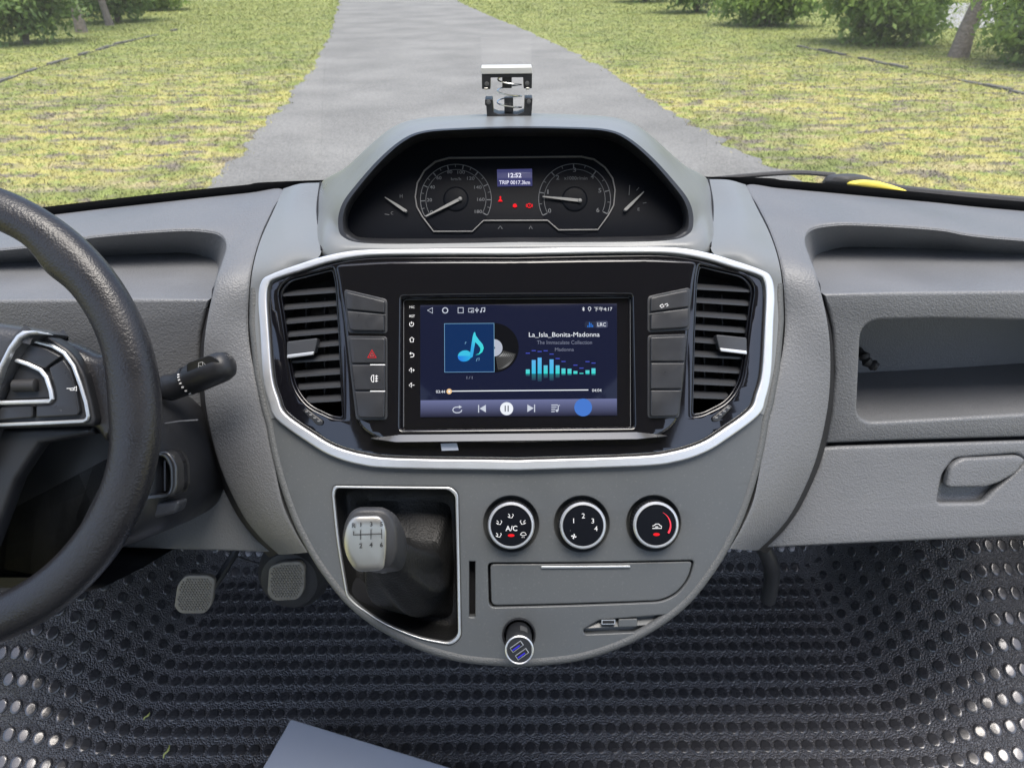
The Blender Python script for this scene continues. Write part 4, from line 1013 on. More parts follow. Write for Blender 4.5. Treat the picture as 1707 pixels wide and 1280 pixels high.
for x, t_, l_, p_ in zip(bx, bt, bl_, pk):
    f = min(1, (650 - t_) / 110); top_c = (90 + 0 * f, int(215 - 40 * f), int(205 + 30 * f)); bot_c = (40, 215, 205) if f < .7 else (40, 190, 225)
    o = flat('level_bar', HF, [ZL([(x - 16, t_), (x + 16, t_), (x + 16, 649), (x - 16, 649)])], W1, 'e_gradient', disp); vcol(o, [top_c, top_c, bot_c, bot_c])
    o = flat('level_reflection', HF, [ZL([(x - 16, 652), (x + 16, 652), (x + 16, l_), (x - 16, l_)])], W1, 'e_gradient', disp); vcol(o, [(20, 110, 120), (20, 110, 120), (18, 40, 70), (18, 40, 70)])
    if p_: flat('peak_mark', HF, [ZL([(x - 17, p_ - 3.5), (x + 17, p_ - 3.5), (x + 17, p_ + 3.5), (x - 17, p_ + 3.5)])], W1, 'e_peak', disp)
flat('record_disc', HF, [ZL([(652, 240)] + [(652 + 200 * math.cos(R(a)), 438 - 200 * math.sin(R(a))) for a in range(88, -89, -4)] + [(652, 638)])], W1, 'e_vinyl', disp)
hi = [(652 + r_ * math.cos(R(a)), 438 + r_ * math.sin(R(a))) for r_, rng in ((182, range(16, 84, 4)), (78, range(80, 12, -4))) for a in rng]
o = flat('record_shine', HF, [ZL(hi)], W2, 'e_gradient', disp); vcol(o, [tuple(int(40 + 120 * math.exp(-((a - 50) / 22) ** 2)) for _ in range(3)) for r_, rng in ((182, range(16, 84, 4)), (78, range(80, 12, -4))) for a in rng])
stroke('record_groove', HF, [ZL([(652 + r_ * math.cos(R(a)), 438 + r_ * math.sin(R(a))) for a in range(18, 82, 4)]) for r_ in (92, 106, 120, 134, 148, 162, 176)], .7, W2 + .0001, 'e_vinyl', disp)
flat('record_label', HF, [ZL([(652 + 68 * math.cos(R(a)), 438 - 70 * math.sin(R(a))) for a in range(90, -91, -6)])], W3, 'e_label', disp); flat('record_hole', HF, [ZL([(652 + 9 * math.cos(R(a)), 438 - 10 * math.sin(R(a))) for a in range(90, -91, -15)])], W4, 'e_vinyl', disp)
flat('album_cover', HF, [ZL([(246, 240), (652, 237), (654, 635), (248, 638)])], W4, 'e_album', disp)
W5 = W4 + .0003; W6 = W5 + .0003
stroke('cover_border', HF, [ZL([(248, 242), (651, 239), (653, 633), (250, 636)])], .9, W5, 'e_border', disp, closed=True)
hd = [(412 + 56 * math.cos(R(a)) * math.cos(-.25) - 45 * math.sin(R(a)) * math.sin(-.25), 504 + 56 * math.cos(R(a)) * math.sin(-.25) + 45 * math.sin(R(a)) * math.cos(-.25)) for a in range(0, 360, 12)]
o = flat('note_head', HF, [ZL(hd)], W5, 'e_gradient', disp); vcol(o, [(25, int(120 + (p[0] - 355) * .5), 225) if p[1] > 500 else (50, 190, 225) for p in hd])
sm_ = [(455, 500), (466, 420), (478, 345), (488, 312), (497, 310), (505, 340), (530, 375), (558, 408), (568, 440), (556, 472), (530, 492), (500, 496), (528, 484), (540, 462), (540, 440), (520, 412), (498, 392), (488, 450), (478, 510), (466, 520)]
o = flat('note_stem', HF, [ZL(sm_)], W6, 'e_gradient', disp); vcol(o, [(60, 205, 225) if p[1] < 420 else (40, 165, 225) if p[0] < 500 else (50, 215, 215) for p in sm_])
stroke('small_note', HF, [ZL([(416, 408), (419, 392), (428, 394)]), ZL([(508, 548), (513, 526), (532, 520), (528, 542)])], .8, W5, 'e_border', disp)
text('lettering', '1/1', HF, *Zs(428, 668), *Zs(476, 692), W1, 'e_grey', disp)
stroke('progress_line', HF, [ZL([(300, 790), (1418, 780)])], 1.6, W1, 'e_white', disp); flat('progress_knob', HF, [ZL(circ(287, 792, 22, 28))], W2, 'e_knob', disp); flat('knob_centre', HF, [ZL(circ(287, 792, 9, 20))], W3, 'e_white', disp)
text('lettering', '03:44', HF, *Zs(180, 782), *Zs(254, 806), W1, 'e_white', disp); text('lettering', '04:04', HF, *Zs(1449, 771), *Zs(1525, 795), W1, 'e_white', disp)
stroke('repeat_icon', HF, [ZL([(372, 918), (338, 920), (322, 928), (316, 944), (324, 958), (340, 965), (368, 964), (384, 955), (389, 942)])], 1.7, W1, 'e_icon', disp); flat('arrow_icon', HF, [ZL([(366, 904), (391, 918), (366, 932)])], W1, 'e_icon', disp)
flat('previous_icon', HF, [ZL([(585, 900), (585, 962), (534, 931)])], W1, 'e_icon', disp); flat('previous_bar', HF, [ZL([(522, 902), (530, 902), (530, 964), (522, 964)])], W1, 'e_icon', disp)
flat('pause_button', HF, [ZL(circ(754, 932, 53, 40))], W1, 'e_white', disp)
for x in (742, 766): flat('pause_bar', HF, [ZL([(x - 4, 907), (x + 4, 907), (x + 4, 956), (x - 4, 956)])], W2, 'e_navy', disp)
flat('next_icon', HF, [ZL([(922, 898), (974, 928), (922, 960)])], W1, 'e_icon', disp); flat('next_bar', HF, [ZL([(977, 898), (985, 898), (985, 960), (977, 960)])], W1, 'e_icon', disp)
stroke('playlist_icon', HF, [ZL([(1117, 903), (1170, 902)]), ZL([(1117, 920), (1160, 919)]), ZL([(1117, 938), (1150, 937)]), ZL([(1117, 956), (1145, 955)]), ZL([(1173, 945), (1173, 908), (1187, 905)])], 1.5, W1, 'e_icon', disp); flat('note_head', HF, [ZL(circ(1163, 948, 11, 14))], W1, 'e_icon', disp)
flat('round_button', HF, [ZL(circ(1376, 922, 72, 40))], W1, 'e_disc', disp)
# side keys printed on the glass
for s_, y in (('MIC', 512), ('RST', 527)): text('lettering', s_, HF, 682.5, y - 2, 691.5, y + 2, hw + .0003, 'print_white', hu)
y = 540; stroke('power_key', HF, [[(684, y - 2.5), (682.6, y), (683.6, y + 3), (686, y + 4), (688.6, y + 3), (689.6, y), (688, y - 2.5)], [(686, y - 4), (686, y)]], 1.1, hw + .0003, 'print_white', hu)
y = 566; stroke('home_key', HF, [[(682.6, y), (686.5, y - 4), (690.4, y), (689, y), (689, y + 4), (684, y + 4), (684, y), (682.6, y)]], 1.1, hw + .0003, 'print_white', hu)
y = 591; stroke('back_key', HF, [[(685, y - 4), (683, y - 2), (685, y)], [(683, y - 2), (688, y - 2), (690, y), (689.5, y + 3), (687, y + 4), (684, y + 4)]], 1.1, hw + .0003, 'print_white', hu)
for y, pl in ((617, 1), (642, 0)):
    stroke('volume_key', HF, [[(686, y - 4), (682, y), (686, y + 4), (686, y - 4)], [(687.5, y), (691, y)]] + ([[(689.2, y - 2), (689.2, y + 2)]] if pl else []), 1.0, hw + .0003, 'print_white', hu)

# ================================================================== GEAR LEVER
gl = thing('gear_lever', CF.pt(*CF.px(660, 960), -.02), 'gear lever with silver plate and black leather boot', 'gear lever')
kc = PD(614, 898, .640)
KF = Frame(kc, CM @ Vector((1, 0, 0)), (CM @ Vector((0, 1, .12))).normalized(), (CM @ Vector((0, -.12, 1))).normalized())
low = CF.pt(*CF.px(694, 972, -.03), -.03)            # foot of the lever under the boot
def polar(l, cu_, cv_, a):
    d = (math.cos(a), math.sin(a)); best = 0
    for k in range(len(l)):
        (x0, y0), (x1, y1) = l[k - 1], l[k]; ex, ey = x1 - x0, y1 - y0; det = d[0] * -ey + ex * d[1]
        if abs(det) < 1e-12: continue
        qx, qy = x0 - cu_, y0 - cv_; r_ = (qx * -ey + ex * qy) / det; s_ = (d[0] * qy - d[1] * qx) / det
        if r_ > 0 and -1e-6 <= s_ <= 1 + 1e-6: best = max(best, r_)
    return best
rings = []; NA = 84
for f, wv in ((.985, -.004), (.975, -.020), (.95, -.040), (.84, -.052)):
    ring = []
    for k in range(NA):
        a = 2 * math.pi * k / NA; r_ = polar(gear, gcx, gcy, a) * f
        ring.append(CF.pt(gcx + r_ * math.cos(a), gcy + r_ * math.sin(a), wv + .004 * (1 - f) * 5 * math.sin(a * 6)))
    rings.append(ring)
ax_d = kc - low
for s_, rad, drop in ((.04, .036, .0), (.16, .0358, -.003), (.28, .0335, -.007), (.38, .0305, -.008), (.48, .0275, -.005), (.56, .0250, -.003), (.63, .0220, 0), (.68, .0195, 0), (.70, .0178, 0)):
    c = low + ax_d * s_ + CF.V * drop; ring = []
    for k in range(NA):
        a = 2 * math.pi * k / NA; sq = 1 / max(abs(math.cos(a + .25)), abs(math.sin(a + .25))) ** .55
        amp = math.sin(math.pi * min(1, max(0, (s_ - .02) / .66))); ple = (1 - 2 * abs(math.sin(a * 3 + s_ * 3.5))) * .13 + math.sin(a * 7 + s_ * 12) * .035
        rr_ = rad * (1 + (sq - 1) * amp * .8 + ple * amp)
        ring.append(c + CF.U * rr_ * math.cos(a) + CF.V * rr_ * math.sin(a))
    rings.append(ring)
v_, f_ = [p for r_ in rings for p in r_], []
for i in range(len(rings) - 1):
    for k in range(NA): f_.append((i * NA + k, i * NA + (k + 1) % NA, (i + 1) * NA + (k + 1) % NA, (i + 1) * NA + k))
bt_o = face_cam(mesh('boot', v_, f_, 'boot_leather', gl, True, 80))
sub = bt_o.modifiers.new('s', 'SUBSURF'); sub.levels = sub.render_levels = 1
mb = MB(); mb.tube([low + ax_d * t for t in (.60, .70, .80, .92)], lambda i: (.0150, .0158, .0160, .0160)[i], 24); mb.build('lever_collar', 'knob_grey', gl)
mb = MB(); mb.tube([low + ax_d * t for t in (.70, .705, .755, .76)], lambda i: (.0168, .0176, .0176, .0168)[i], 28); mb.build('collar_ring', 'dull_chrome', gl)
k_out = rpoly(KF.pp([(590, 842), (648, 842), (666, 872), (666, 915), (655, 942), (598, 946), (576, 915), (573, 878)]), [.012, .012, .014, .014, .010, .010, .014, .014], 6)
# knob body: rounded block that narrows towards the lever
kn_r = []; kcx, kcy = sum(a for a, b in k_out) / len(k_out), sum(b for a, b in k_out) / len(k_out)
axis = (low - kc) * .55
for t, sc, wv in ((0, .90, .012), (0, .97, .010), (0, 1.0, .005), (.16, 1.0, .0), (.36, .92, 0), (.52, .78, 0), (.62, .60, 0)):
    kn_r.append([KF.pt(kcx + (u - kcx) * sc, kcy + (v - kcy) * sc, wv) + axis * t * .9 for u, v in k_out])
n = len(k_out); v_ = [p for r_ in kn_r for p in r_]; f_ = [(i * n + k, i * n + (k + 1) % n, (i + 1) * n + (k + 1) % n, (i + 1) * n + k) for i in range(len(kn_r) - 1) for k in range(n)] + [tuple(range(n))[::-1], tuple((len(kn_r) - 1) * n + k for k in range(n))]
knb = recalc(mesh('knob', v_, f_, 'knob_grey', gl, True, 60))
kp = rpoly(KF.pp([(590, 853), (640, 852), (649, 874), (648, 912), (644, 941), (599, 944), (581, 917), (578, 884)]), [.008, .007, .012, .012, .005, .006, .012, .012], 6)
pcx, pcy = sum(a for a, b in kp) / len(kp), sum(b for a, b in kp) / len(kp)
v_, f_ = [], []; n = len(kp)
for sc, wv in ((1.0, .0122), (.985, .0136), (.95, .0144), (.7, .0150), (.4, .0153), (.02, .0154)): v_ += [KF.pt(pcx + (u - pcx) * sc, pcy + (v - pcy) * sc, wv) for u, v in kp]
f_ = [(i * n + k, i * n + (k + 1) % n, (i + 1) * n + (k + 1) % n, (i + 1) * n + k) for i in range(5) for k in range(n)] + [tuple(5 * n + k for k in range(n))]
kpl = recalc(mesh('shift_plate', v_, f_, 'satin_silver', gl, True, 60))
def gw(u, v):
    r_ = max(abs(u - pcx) / .020, abs(v - pcy) / .026); return .0155 - .0010 * r_ * r_
def gtext(s_, cx, cy, h=9):
    vv_, f = text_mesh(s_, .015); ay, by = min(p[1] for p in vv_), max(p[1] for p in vv_); ax, bx_ = min(p[0] for p in vv_), max(p[0] for p in vv_); c = KF.px(cx, cy, .017); k = h * .000515 / (by - ay)
    pts = [(c[0] + (x - (ax + bx_) / 2) * k, c[1] + (y - (ay + by) / 2) * k) for x, y in vv_]
    face_cam(mesh('numeral', [KF.pt(a, b, gw(a, b) + .0010) for a, b in pts], f, 'print_dark', kpl, False))
def gz(x, y): return (420 + x / 3.555, 760 + y / 3.555)
for s_, x, y in (('R', 602, 413), ('1', 643, 408), ('3', 705, 405), ('5', 767, 405), ('2', 643, 533), ('4', 704, 528), ('6', 766, 528)): gtext(s_, *gz(x, y), 7.6)
for q in ([(600, 447), (600, 470), (770, 464)], [(642, 440), (642, 497)], [(704, 436), (704, 495)], [(768, 436), (768, 492)]):
    pts = []
    for a, b in zip(q, q[1:]): pts += [gz(a[0] + (b[0] - a[0]) * t, a[1] + (b[1] - a[1]) * t) for t in np.linspace(0, 1, 8)]
    vv_, f = ribbon([KF.px(*p, .017) for p in pts], .0006); face_cam(mesh('shift_line', [KF.pt(a, b, gw(a, b) + .0010) for a, b in vv_], f, 'print_dark', kpl, False))

# ================================================================== CHARGER in the socket
chg = thing('usb_charger', CF.pt(*ch_uv, 0), 'black twin-port charger plugged into the socket below the console', 'charger')
mb = MB(); mb.lathe(CF, *ch_uv, [(.0165, .0003), (.0158, .0015), (.0148, .001), (.0146, -.02), (.004, -.02)], 40); mb.build('socket', 'plastic_black', dash)
mb = MB(); mb.lathe(CF, *ch_uv, [(.0125, -.019), (.0125, .030), (.0130, .031), (.0130, .0455), (.0120, .047)], 40); bd = mb.build('barrel', 'plastic_black', chg)
mb = MB(); mb.lathe(CF, *ch_uv, [(.0131, .0445), (.0134, .0455), (.0132, .0472), (.0124, .0478), (.0116, .0470)], 44, cap1=False); mb.build('rim', 'chrome', chg)
fr = Frame(CF.pt(*ch_uv, .0473), (CF.U * math.cos(.6) + CF.V * math.sin(.6)), (CF.V * math.cos(.6) - CF.U * math.sin(.6)), CF.W)
for dy in (-.0042, .0042):
    plate('port', fr, [rpoly([(-.0062, dy - .0026), (.0062, dy - .0026), (.0062, dy + .0026), (-.0062, dy + .0026)], .0004)], .0008, .0008, .0001, 'dull_chrome', chg, 1)
    plate('port_opening', fr, [[(-.0055, dy - .0020), (.0055, dy - .0020), (.0055, dy + .0020), (-.0055, dy + .0020)]], .0010, .0006, .0001, 'cavity_black', chg, 1)
    flat('port_glow', fr, [[(-.0050, dy - .0012), (.0030, dy - .0012), (.0030, dy + .0002), (-.0050, dy + .0002)]], .0012, 'e_usb', chg, px=False)
u, v = ch_uv; lb = []
for a in np.linspace(R(50), R(85), 8):
    for wv in (.012, .028): lb.append(CF.pt(u + .0127 * math.cos(a), v + .0127 * math.sin(a), wv))
mesh('sticker', lb, [(2 * i, 2 * i + 1, 2 * i + 3, 2 * i + 2) for i in range(7)], 'dial_ring', chg)

# ================================================================== PHONE CLIP on the cowl
HY = .845
HPF = Frame(P(847, 190, HY), (1, 0, 0), (0, 0, 1), (0, -1, 0))
def H(zx, zy): return (780 + zx / 10.67, 90 + zy / 10.67)
def HL(l): return HPF.pp([H(*p) for p in l])
ph = thing('clip_stand', P(847, 191, HY), 'small black and silver spring clip standing on top of the binnacle', 'phone holder')
def hp(nm, l, top, th, m, r=.0008): return plate(nm, HPF, [rpoly(HL(l), r, 3)], top, th, .0007, m, ph, 2)
hp('top_bar', [(240, 222), (1132, 212), (1138, 328), (250, 338)], .012, .024, 'white_plastic')
hp('upper_jaw', [(252, 334), (1138, 324), (1136, 392), (1134, 590), (988, 592), (982, 396), (404, 402), (404, 604), (254, 600)], .011, .022, 'plastic_black')
hp('upper_post', [(610, 396), (780, 396), (780, 602), (612, 602)], .005, .010, 'plastic_black')
hp('lower_jaw', [(308, 782), (440, 780), (458, 1005), (540, 1040), (880, 1045), (1000, 1000), (1008, 762), (1146, 760), (1140, 880), (1122, 1110), (345, 1115), (330, 900), (308, 880)], .011, .022, 'plastic_black')
hp('lower_post', [(645, 772), (805, 768), (806, 1030), (650, 1032)], .005, .010, 'plastic_black')
for x, y in ((340, 510), (1050, 500), (370, 830), (1078, 820)):
    c = HPF.px(*H(x, y)); mb = MB(); mb.lathe(HPF, *c, [(.0024, .0108), (.0022, .0122), (.001, .0126)], 16); mb.build('screw', 'dial_ring', ph)
for x in (330, 1056): hp('tooth', [(x - 35, 570), (x + 35, 570), (x + 30, 612), (x - 30, 612)], .013, .004, 'satin_silver')
c0_, c1_ = Vector((*HPF.px(*H(735, 1010)), 0)), Vector((*HPF.px(*H(740, 400)), 0)); pts = []
for k in range(120):
    t = k / 119; a = t * 2 * math.pi * 3.05 - 1.9; c = c0_.lerp(c1_, t); r_ = .0132 - .001 * t
    pts.append(HPF.pt(c.x + r_ * math.cos(a), c.y, r_ * math.sin(a) * .9 + .001))
mb = MB(); mb.tube(pts, .0008, 6); mb.build('spring', 'spring_steel', ph)

# ================================================================== STEERING WHEEL
WD = .62
WF = Frame(PD(-134, 692, WD), CM @ Vector((1, 0, 0)), CM @ Vector((0, 1, 0)), CM @ Vector((0, 0, 1)))
swl = thing('steering_wheel', WF.O, 'black leather steering wheel at the left edge', 'steering wheel')
K = WD / FPX
def wp(pts, w=0.0): return WF.pp(pts, w)
n = 160; m_ = 22; v_, f_ = [], []
for i in range(n):
    a = 2 * math.pi * i / n; d = math.degrees(a); d = d if d < 180 else d - 360
    # in-plane half thickness: slim at the top and bottom, thick grips with a thumb rest
    def bumpf(c, s): return math.exp(-((abs(d if abs(d) <= 90 else 180 - abs(d)) * (1 if d >= 0 else -1) - c) / s) ** 2)
    dd = d if abs(d) <= 90 else (180 - d if d > 0 else -180 - d)
    inn = 31 + 11 * sm(dd, 62, 47) * 1.0 + 6 * math.exp(-((dd - 46) / 6) ** 2) if dd > 0 else 40
    inn = 32 + 8 * (sm(-dd, -60, -48) if dd > 0 else 1) + 7 * math.exp(-((dd - 47) / 5.5) ** 2) + 9 * math.exp(-((dd - 4) / 13) ** 2)
    ow = 36; rc = 366
    for k in range(m_):
        b = 2 * math.pi * k / m_; cx_, sx_ = math.cos(b), math.sin(b)
        rad = rc + (ow if cx_ > 0 else inn) * cx_
        wv = 32 * sx_ * (1 + .05 * math.cos(2 * b))
        v_.append(WF.pt(rad * K * math.cos(a), rad * K * math.sin(a), wv * K))
for i in range(n):
    j = (i + 1) % n
    for k in range(m_): f_.append((i * m_ + k, i * m_ + (k + 1) % m_, j * m_ + (k + 1) % m_, j * m_ + k))
recalc(mesh('rim', v_, f_, 'leather_black', swl))
# spokes: leather-wrapped arm into the rim, plastic pod with keys, hub cover
def Zw(x, y): return (x / 5.333, 520 + y / 5.333)
def ZwL(l): return [Zw(*p) for p in l]
def both(fn):
    return fn
arm = [(-60, 548), (0, 553), (60, 558), (110, 572), (150, 592), (176, 585), (200, 620), (200, 720), (168, 742), (150, 716), (0, 720), (-60, 722)]
plate('spoke', WF, [rpoly(wp(arm), .006, 4)], -.004, .030, .010, 'leather_black', swl, 4)
ml = [(-u, v) for u, v in wp(arm)]; plate('spoke', WF, [rpoly(ml, .006, 4)], -.004, .030, .010, 'leather_black', swl, 4)
hubp = [(-u, v) for u, v in wp([(0, 690), (94, 556), (40, 545), (-20, 536), (-125, 532)])]; hl = wp([(-125, 532), (-20, 536), (60, 548), (92, 556), (66, 575), (36, 620), (4, 690), (-10, 760), (-50, 830), (-125, 850)])
hub_out = hl + [(-u, v) for u, v in reversed(hl[1:-1])]
hub_o = plate('hub_cover', WF, [rpoly(hub_out, .006, 4)], .018, .05, .012, 'wheel_plastic', swl, 4)
lowp = wp([(-125, 820), (-70, 810), (-20, 760), (-4, 716), (150, 712), (152, 724), (60, 740), (20, 800), (-40, 960), (-60, 1030), (-125, 1040)])
plate('lower_spoke', WF, [lowp + [(-u, v) for u, v in reversed(lowp[1:-1])]], -.004, .018, .004, 'plastic_black', swl, 3)
def pod(mirror):
    fx = (lambda l: [(-u, v) for u, v in l]) if mirror else (lambda l: l)
    def pl(nm, l, r, top, th, bev, m, parent=swl): return plate(nm, WF, [rpoly(fx(wp(ZwL(l))), r, 4)], top, th, bev, m, parent, 3)
    back = pl('key_pod', [(330, 195), (470, 225), (640, 330), (720, 420), (790, 560), (850, 800), (880, 960), (860, 1010), (-20, 1040), (-20, 1000)], [.004] * 10, .006, .02, .003, 'plastic_black')
    def tubeline(nm, l, r_, m, wv, closed=False, par=back):
        mb = MB(); mb.tube([WF.pt(u, v, wv) for u, v in fx(wp(ZwL(l)))], r_, 8, closed); return mb.build(nm, m, par)
    # long chrome blade beside the hub
    bl0 = fx(wp(ZwL([(540, 212), (430, 180), (345, 182), (290, 220), (220, 320), (130, 500), (50, 690), (0, 830), (-50, 1000), (-110, 1200), (-75, 1200), (-10, 1010), (40, 850), (90, 700), (170, 500), (250, 350), (330, 250), (400, 215), (480, 210)])))
    plate('chrome_blade', WF, [bl0], .0215, .014, .0018, 'chrome', swl, 3)
    tubeline('chrome_line', [(340, 262), (520, 310), (620, 370), (700, 480), (760, 640), (810, 800), (832, 920), (820, 950), (790, 966), (420, 985), (20, 1000)], .0017, 'dull_chrome', .0075)
    pl('key', [(310, 280), (480, 330), (610, 400), (500, 480), (470, 510), (240, 415)], .002, .0105, .008, .0012, 'button_dark', back)
    hk = pl('key', [(500, 500), (630, 425), (690, 520), (740, 700), (770, 880), (750, 915), (390, 935), (390, 830), (540, 815), (570, 770), (560, 690)], .002, .0105, .008, .0012, 'button_dark', back)
    pl('key', [(75, 840), (360, 825), (360, 935), (40, 960)], .002, .0105, .008, .0012, 'button_dark', back)
    pl('roller_well', [(225, 440), (430, 510), (500, 610), (530, 760), (100, 785)], .002, .0072, .006, .0008, 'plastic_black', back)
    tubeline('chrome_line', [(225, 432), (330, 468), (440, 520), (490, 580), (530, 700), (540, 770), (520, 790), (80, 805)], .0019, 'chrome', .0115)
    a, b = fx(wp([Zw(190, 655)]))[0], fx(wp([Zw(395, 650)]))[0]; mb = MB(); pA, pB = WF.pt(*a, .0095), WF.pt(*b, .0095)
    mb.tube([pA.lerp(pB, t) for t in (0, .04, .96, 1)], lambda i: (.004, .0052, .0052, .004)[i], 18); mb.build('roller', 'rubber_black', back)
    if not mirror:
        stroke('horn_mark', WF, [ZwL([(592, 680), (620, 678), (625, 695), (655, 695), (658, 672), (680, 660), (680, 702), (660, 690)]), ZwL([(615, 680), (670, 676)])], 1.3, .0108, 'print_white', hk)
        stroke('phone_mark', WF, [ZwL([(530, 868), (548, 872), (546, 882), (535, 880)])], .8, .0108, 'dial_print', hk)
pod(False); pod(True)

# ================================================================== STEERING COLUMN, STALK, IGNITION
SF = Frame(WF.O - WF.W * .13, WF.U, WF.V, WF.W)
colm = thing('steering_column', SF.O, 'black steering column shroud behind the wheel with ignition housing', 'steering column')
sh_px = [(-125, 640), (100, 640), (215, 640), (262, 655), (296, 690), (318, 745), (323, 800), (316, 845), (292, 876), (240, 897), (170, 915), (60, 948), (-125, 965)]
def shp(fac, w): 
    l = SF.pp([(p[0], p[1]) for p in sp2(sh_px, 5, False)]); l = l + [(-u, v) for u, v in reversed(l)]
    cy = SF.px(0, 790)[1]; return [SF.pt(u * fac, cy + (v - cy) * fac, w) for u, v in l]
rg = [shp(.80, .075), shp(.90, .070), shp(.97, .055), shp(1.0, .03), shp(1.0, -.05), shp(.95, -.20)]
n = len(rg[0]); v_ = [p for r_ in rg for p in r_]
recalc(mesh('shroud', v_, [(i * n + k, i * n + (k + 1) % n, (i + 1) * n + (k + 1) % n, (i + 1) * n + k) for i in range(5) for k in range(n)] + [tuple(range(n))[::-1]], 'plastic_black', colm))
SI = Frame(SF.O, SF.U, SF.V, SF.W)
stroke_w = .058
mb = MB(); mb.tube([SF.pt(u, v, .034) for u, v in SF.pp([(262, 708), (300, 702), (330, 700)], .034)], .0008, 6); mb.build('joint', 'dial_print', colm)
ig_o = rpoly(SF.pp([(225, 772), (262, 752), (298, 748), (311, 770), (312, 808), (306, 822), (220, 830)], .045), .006, 5)
icx, icy = sum(a for a, b in ig_o) / len(ig_o), sum(b for a, b in ig_o) / len(ig_o)
ig_i = [(icx - .003 + (u - icx) * .78, icy - .001 + (v - icy) * .82) for u, v in ig_o]
igp = plate('ignition_surround', SF, [ig_o, ig_i], .066, .03, .003, 'dull_chrome', colm, 3)
igp.data.materials[0] = mat('dark_chrome', (.10, .10, .10), .3, metal=.8)
plate('ignition_well', SF, [ig_o], .052, .01, .001, 'cavity_black', colm)
for x in (262, 278): 
    a = SF.px(x, 792, .055); mb = MB(); mb.box(SF.pt(*a, .056), SF.U * .0008, SF.V * .014, SF.W * .003); mb.build('key_blade', 'vent_black', colm, False)
lo_i = rpoly(SF.pp([(215, 838), (306, 832), (300, 852), (262, 862), (215, 865)], .05), .004, 4)
plate('ignition_lip', SF, [lo_i], .058, .02, .003, 'wheel_plastic', colm, 3)
stk = thing('wiper_stalk', PD(262, 652, .74), 'black wiper stalk pointing right beside the steering wheel', 'stalk')
sa, sb = PD(225, 668, .745), PD(388, 606, .715); ax = (sb - sa).normalized(); up_ = (CM @ Vector((0, 1, .5))).normalized(); up_ = (up_ - ax * up_.dot(ax)).normalized(); fw = ax.cross(up_)
def stal(nm, secs, m, par=stk, n=22):
    v_ = []; f_ = []
    for t, ru, rf, du in secs:
        c = sa.lerp(sb, t) + up_ * du
        for k in range(n):
            a = 2 * math.pi * k / n; v_.append(c + up_ * ru * math.cos(a) + fw * rf * math.sin(a))
    for i in range(len(secs) - 1):
        for k in range(n): f_.append((i * n + k, i * n + (k + 1) % n, (i + 1) * n + (k + 1) % n, (i + 1) * n + k))
    f_ += [tuple(range(n))[::-1], tuple((len(secs) - 1) * n + k for k in range(n))]
    return recalc(mesh(nm, v_, f_, m, par))
stal('stem', [(0, .0075, .0075, 0), (.30, .0085, .0085, 0), (.33, .011, .011, 0)], 'plastic_black')
stal('sleeve', [(.32, .0115, .0115, 0), (.36, .0135, .0135, 0), (.42, .0125, .0128, -.001), (.50, .0125, .0128, -.001), (.55, .0145, .014, 0), (.57, .0145, .014, 0)], 'plastic_black')
grip = stal('grip', [(.575, .0140, .0140, 0), (.60, .0150, .0145, 0), (.75, .0150, .0145, .0005), (.90, .0148, .014, .001), (.96, .0125, .012, .001), (.99, .008, .008, .001), (1.0, .003, .003, .001)], 'plastic_black')
GFm = Frame(sa.lerp(sb, .76) + (CM @ Vector((0, .35, .94))).normalized() * .0128, ax, up_, (CM @ Vector((0, .35, .94))).normalized())
cc = proj(GFm.O)
plate('grip_pad', GFm, [rpoly([(-.016, -.008), (.014, -.009), (.020, .0), (.014, .009), (-.013, .0095), (-.019, 0)], .004)], .0022, .006, .0015, 'button_dark', stk, 3)
stroke('wiper_mark', GFm, [[(-.004, .001), (-.001, .005), (.003, .0045), (.004, .001), (.001, -.003), (-.003, -.002), (-.004, .001)], [(-.003, .003), (.003, -.002)], [(-.001, -.004), (.003, .005)]], .0006, .0025, 'print_white', stk, px=False)
for k in range(7):
    a = -.9 + k * .25; c = sa.lerp(sb, .565); dr = up_ * math.sin(a) + (CM @ Vector((0, 0, 1))) * math.cos(a); dr = (dr - ax * dr.dot(ax)).normalized(); mb = MB()
    mb.box(c + dr * .0143, ax * .0009, ax.cross(dr) * .0007, dr * .0005); mb.build('dial_mark', 'print_white', stk, False)

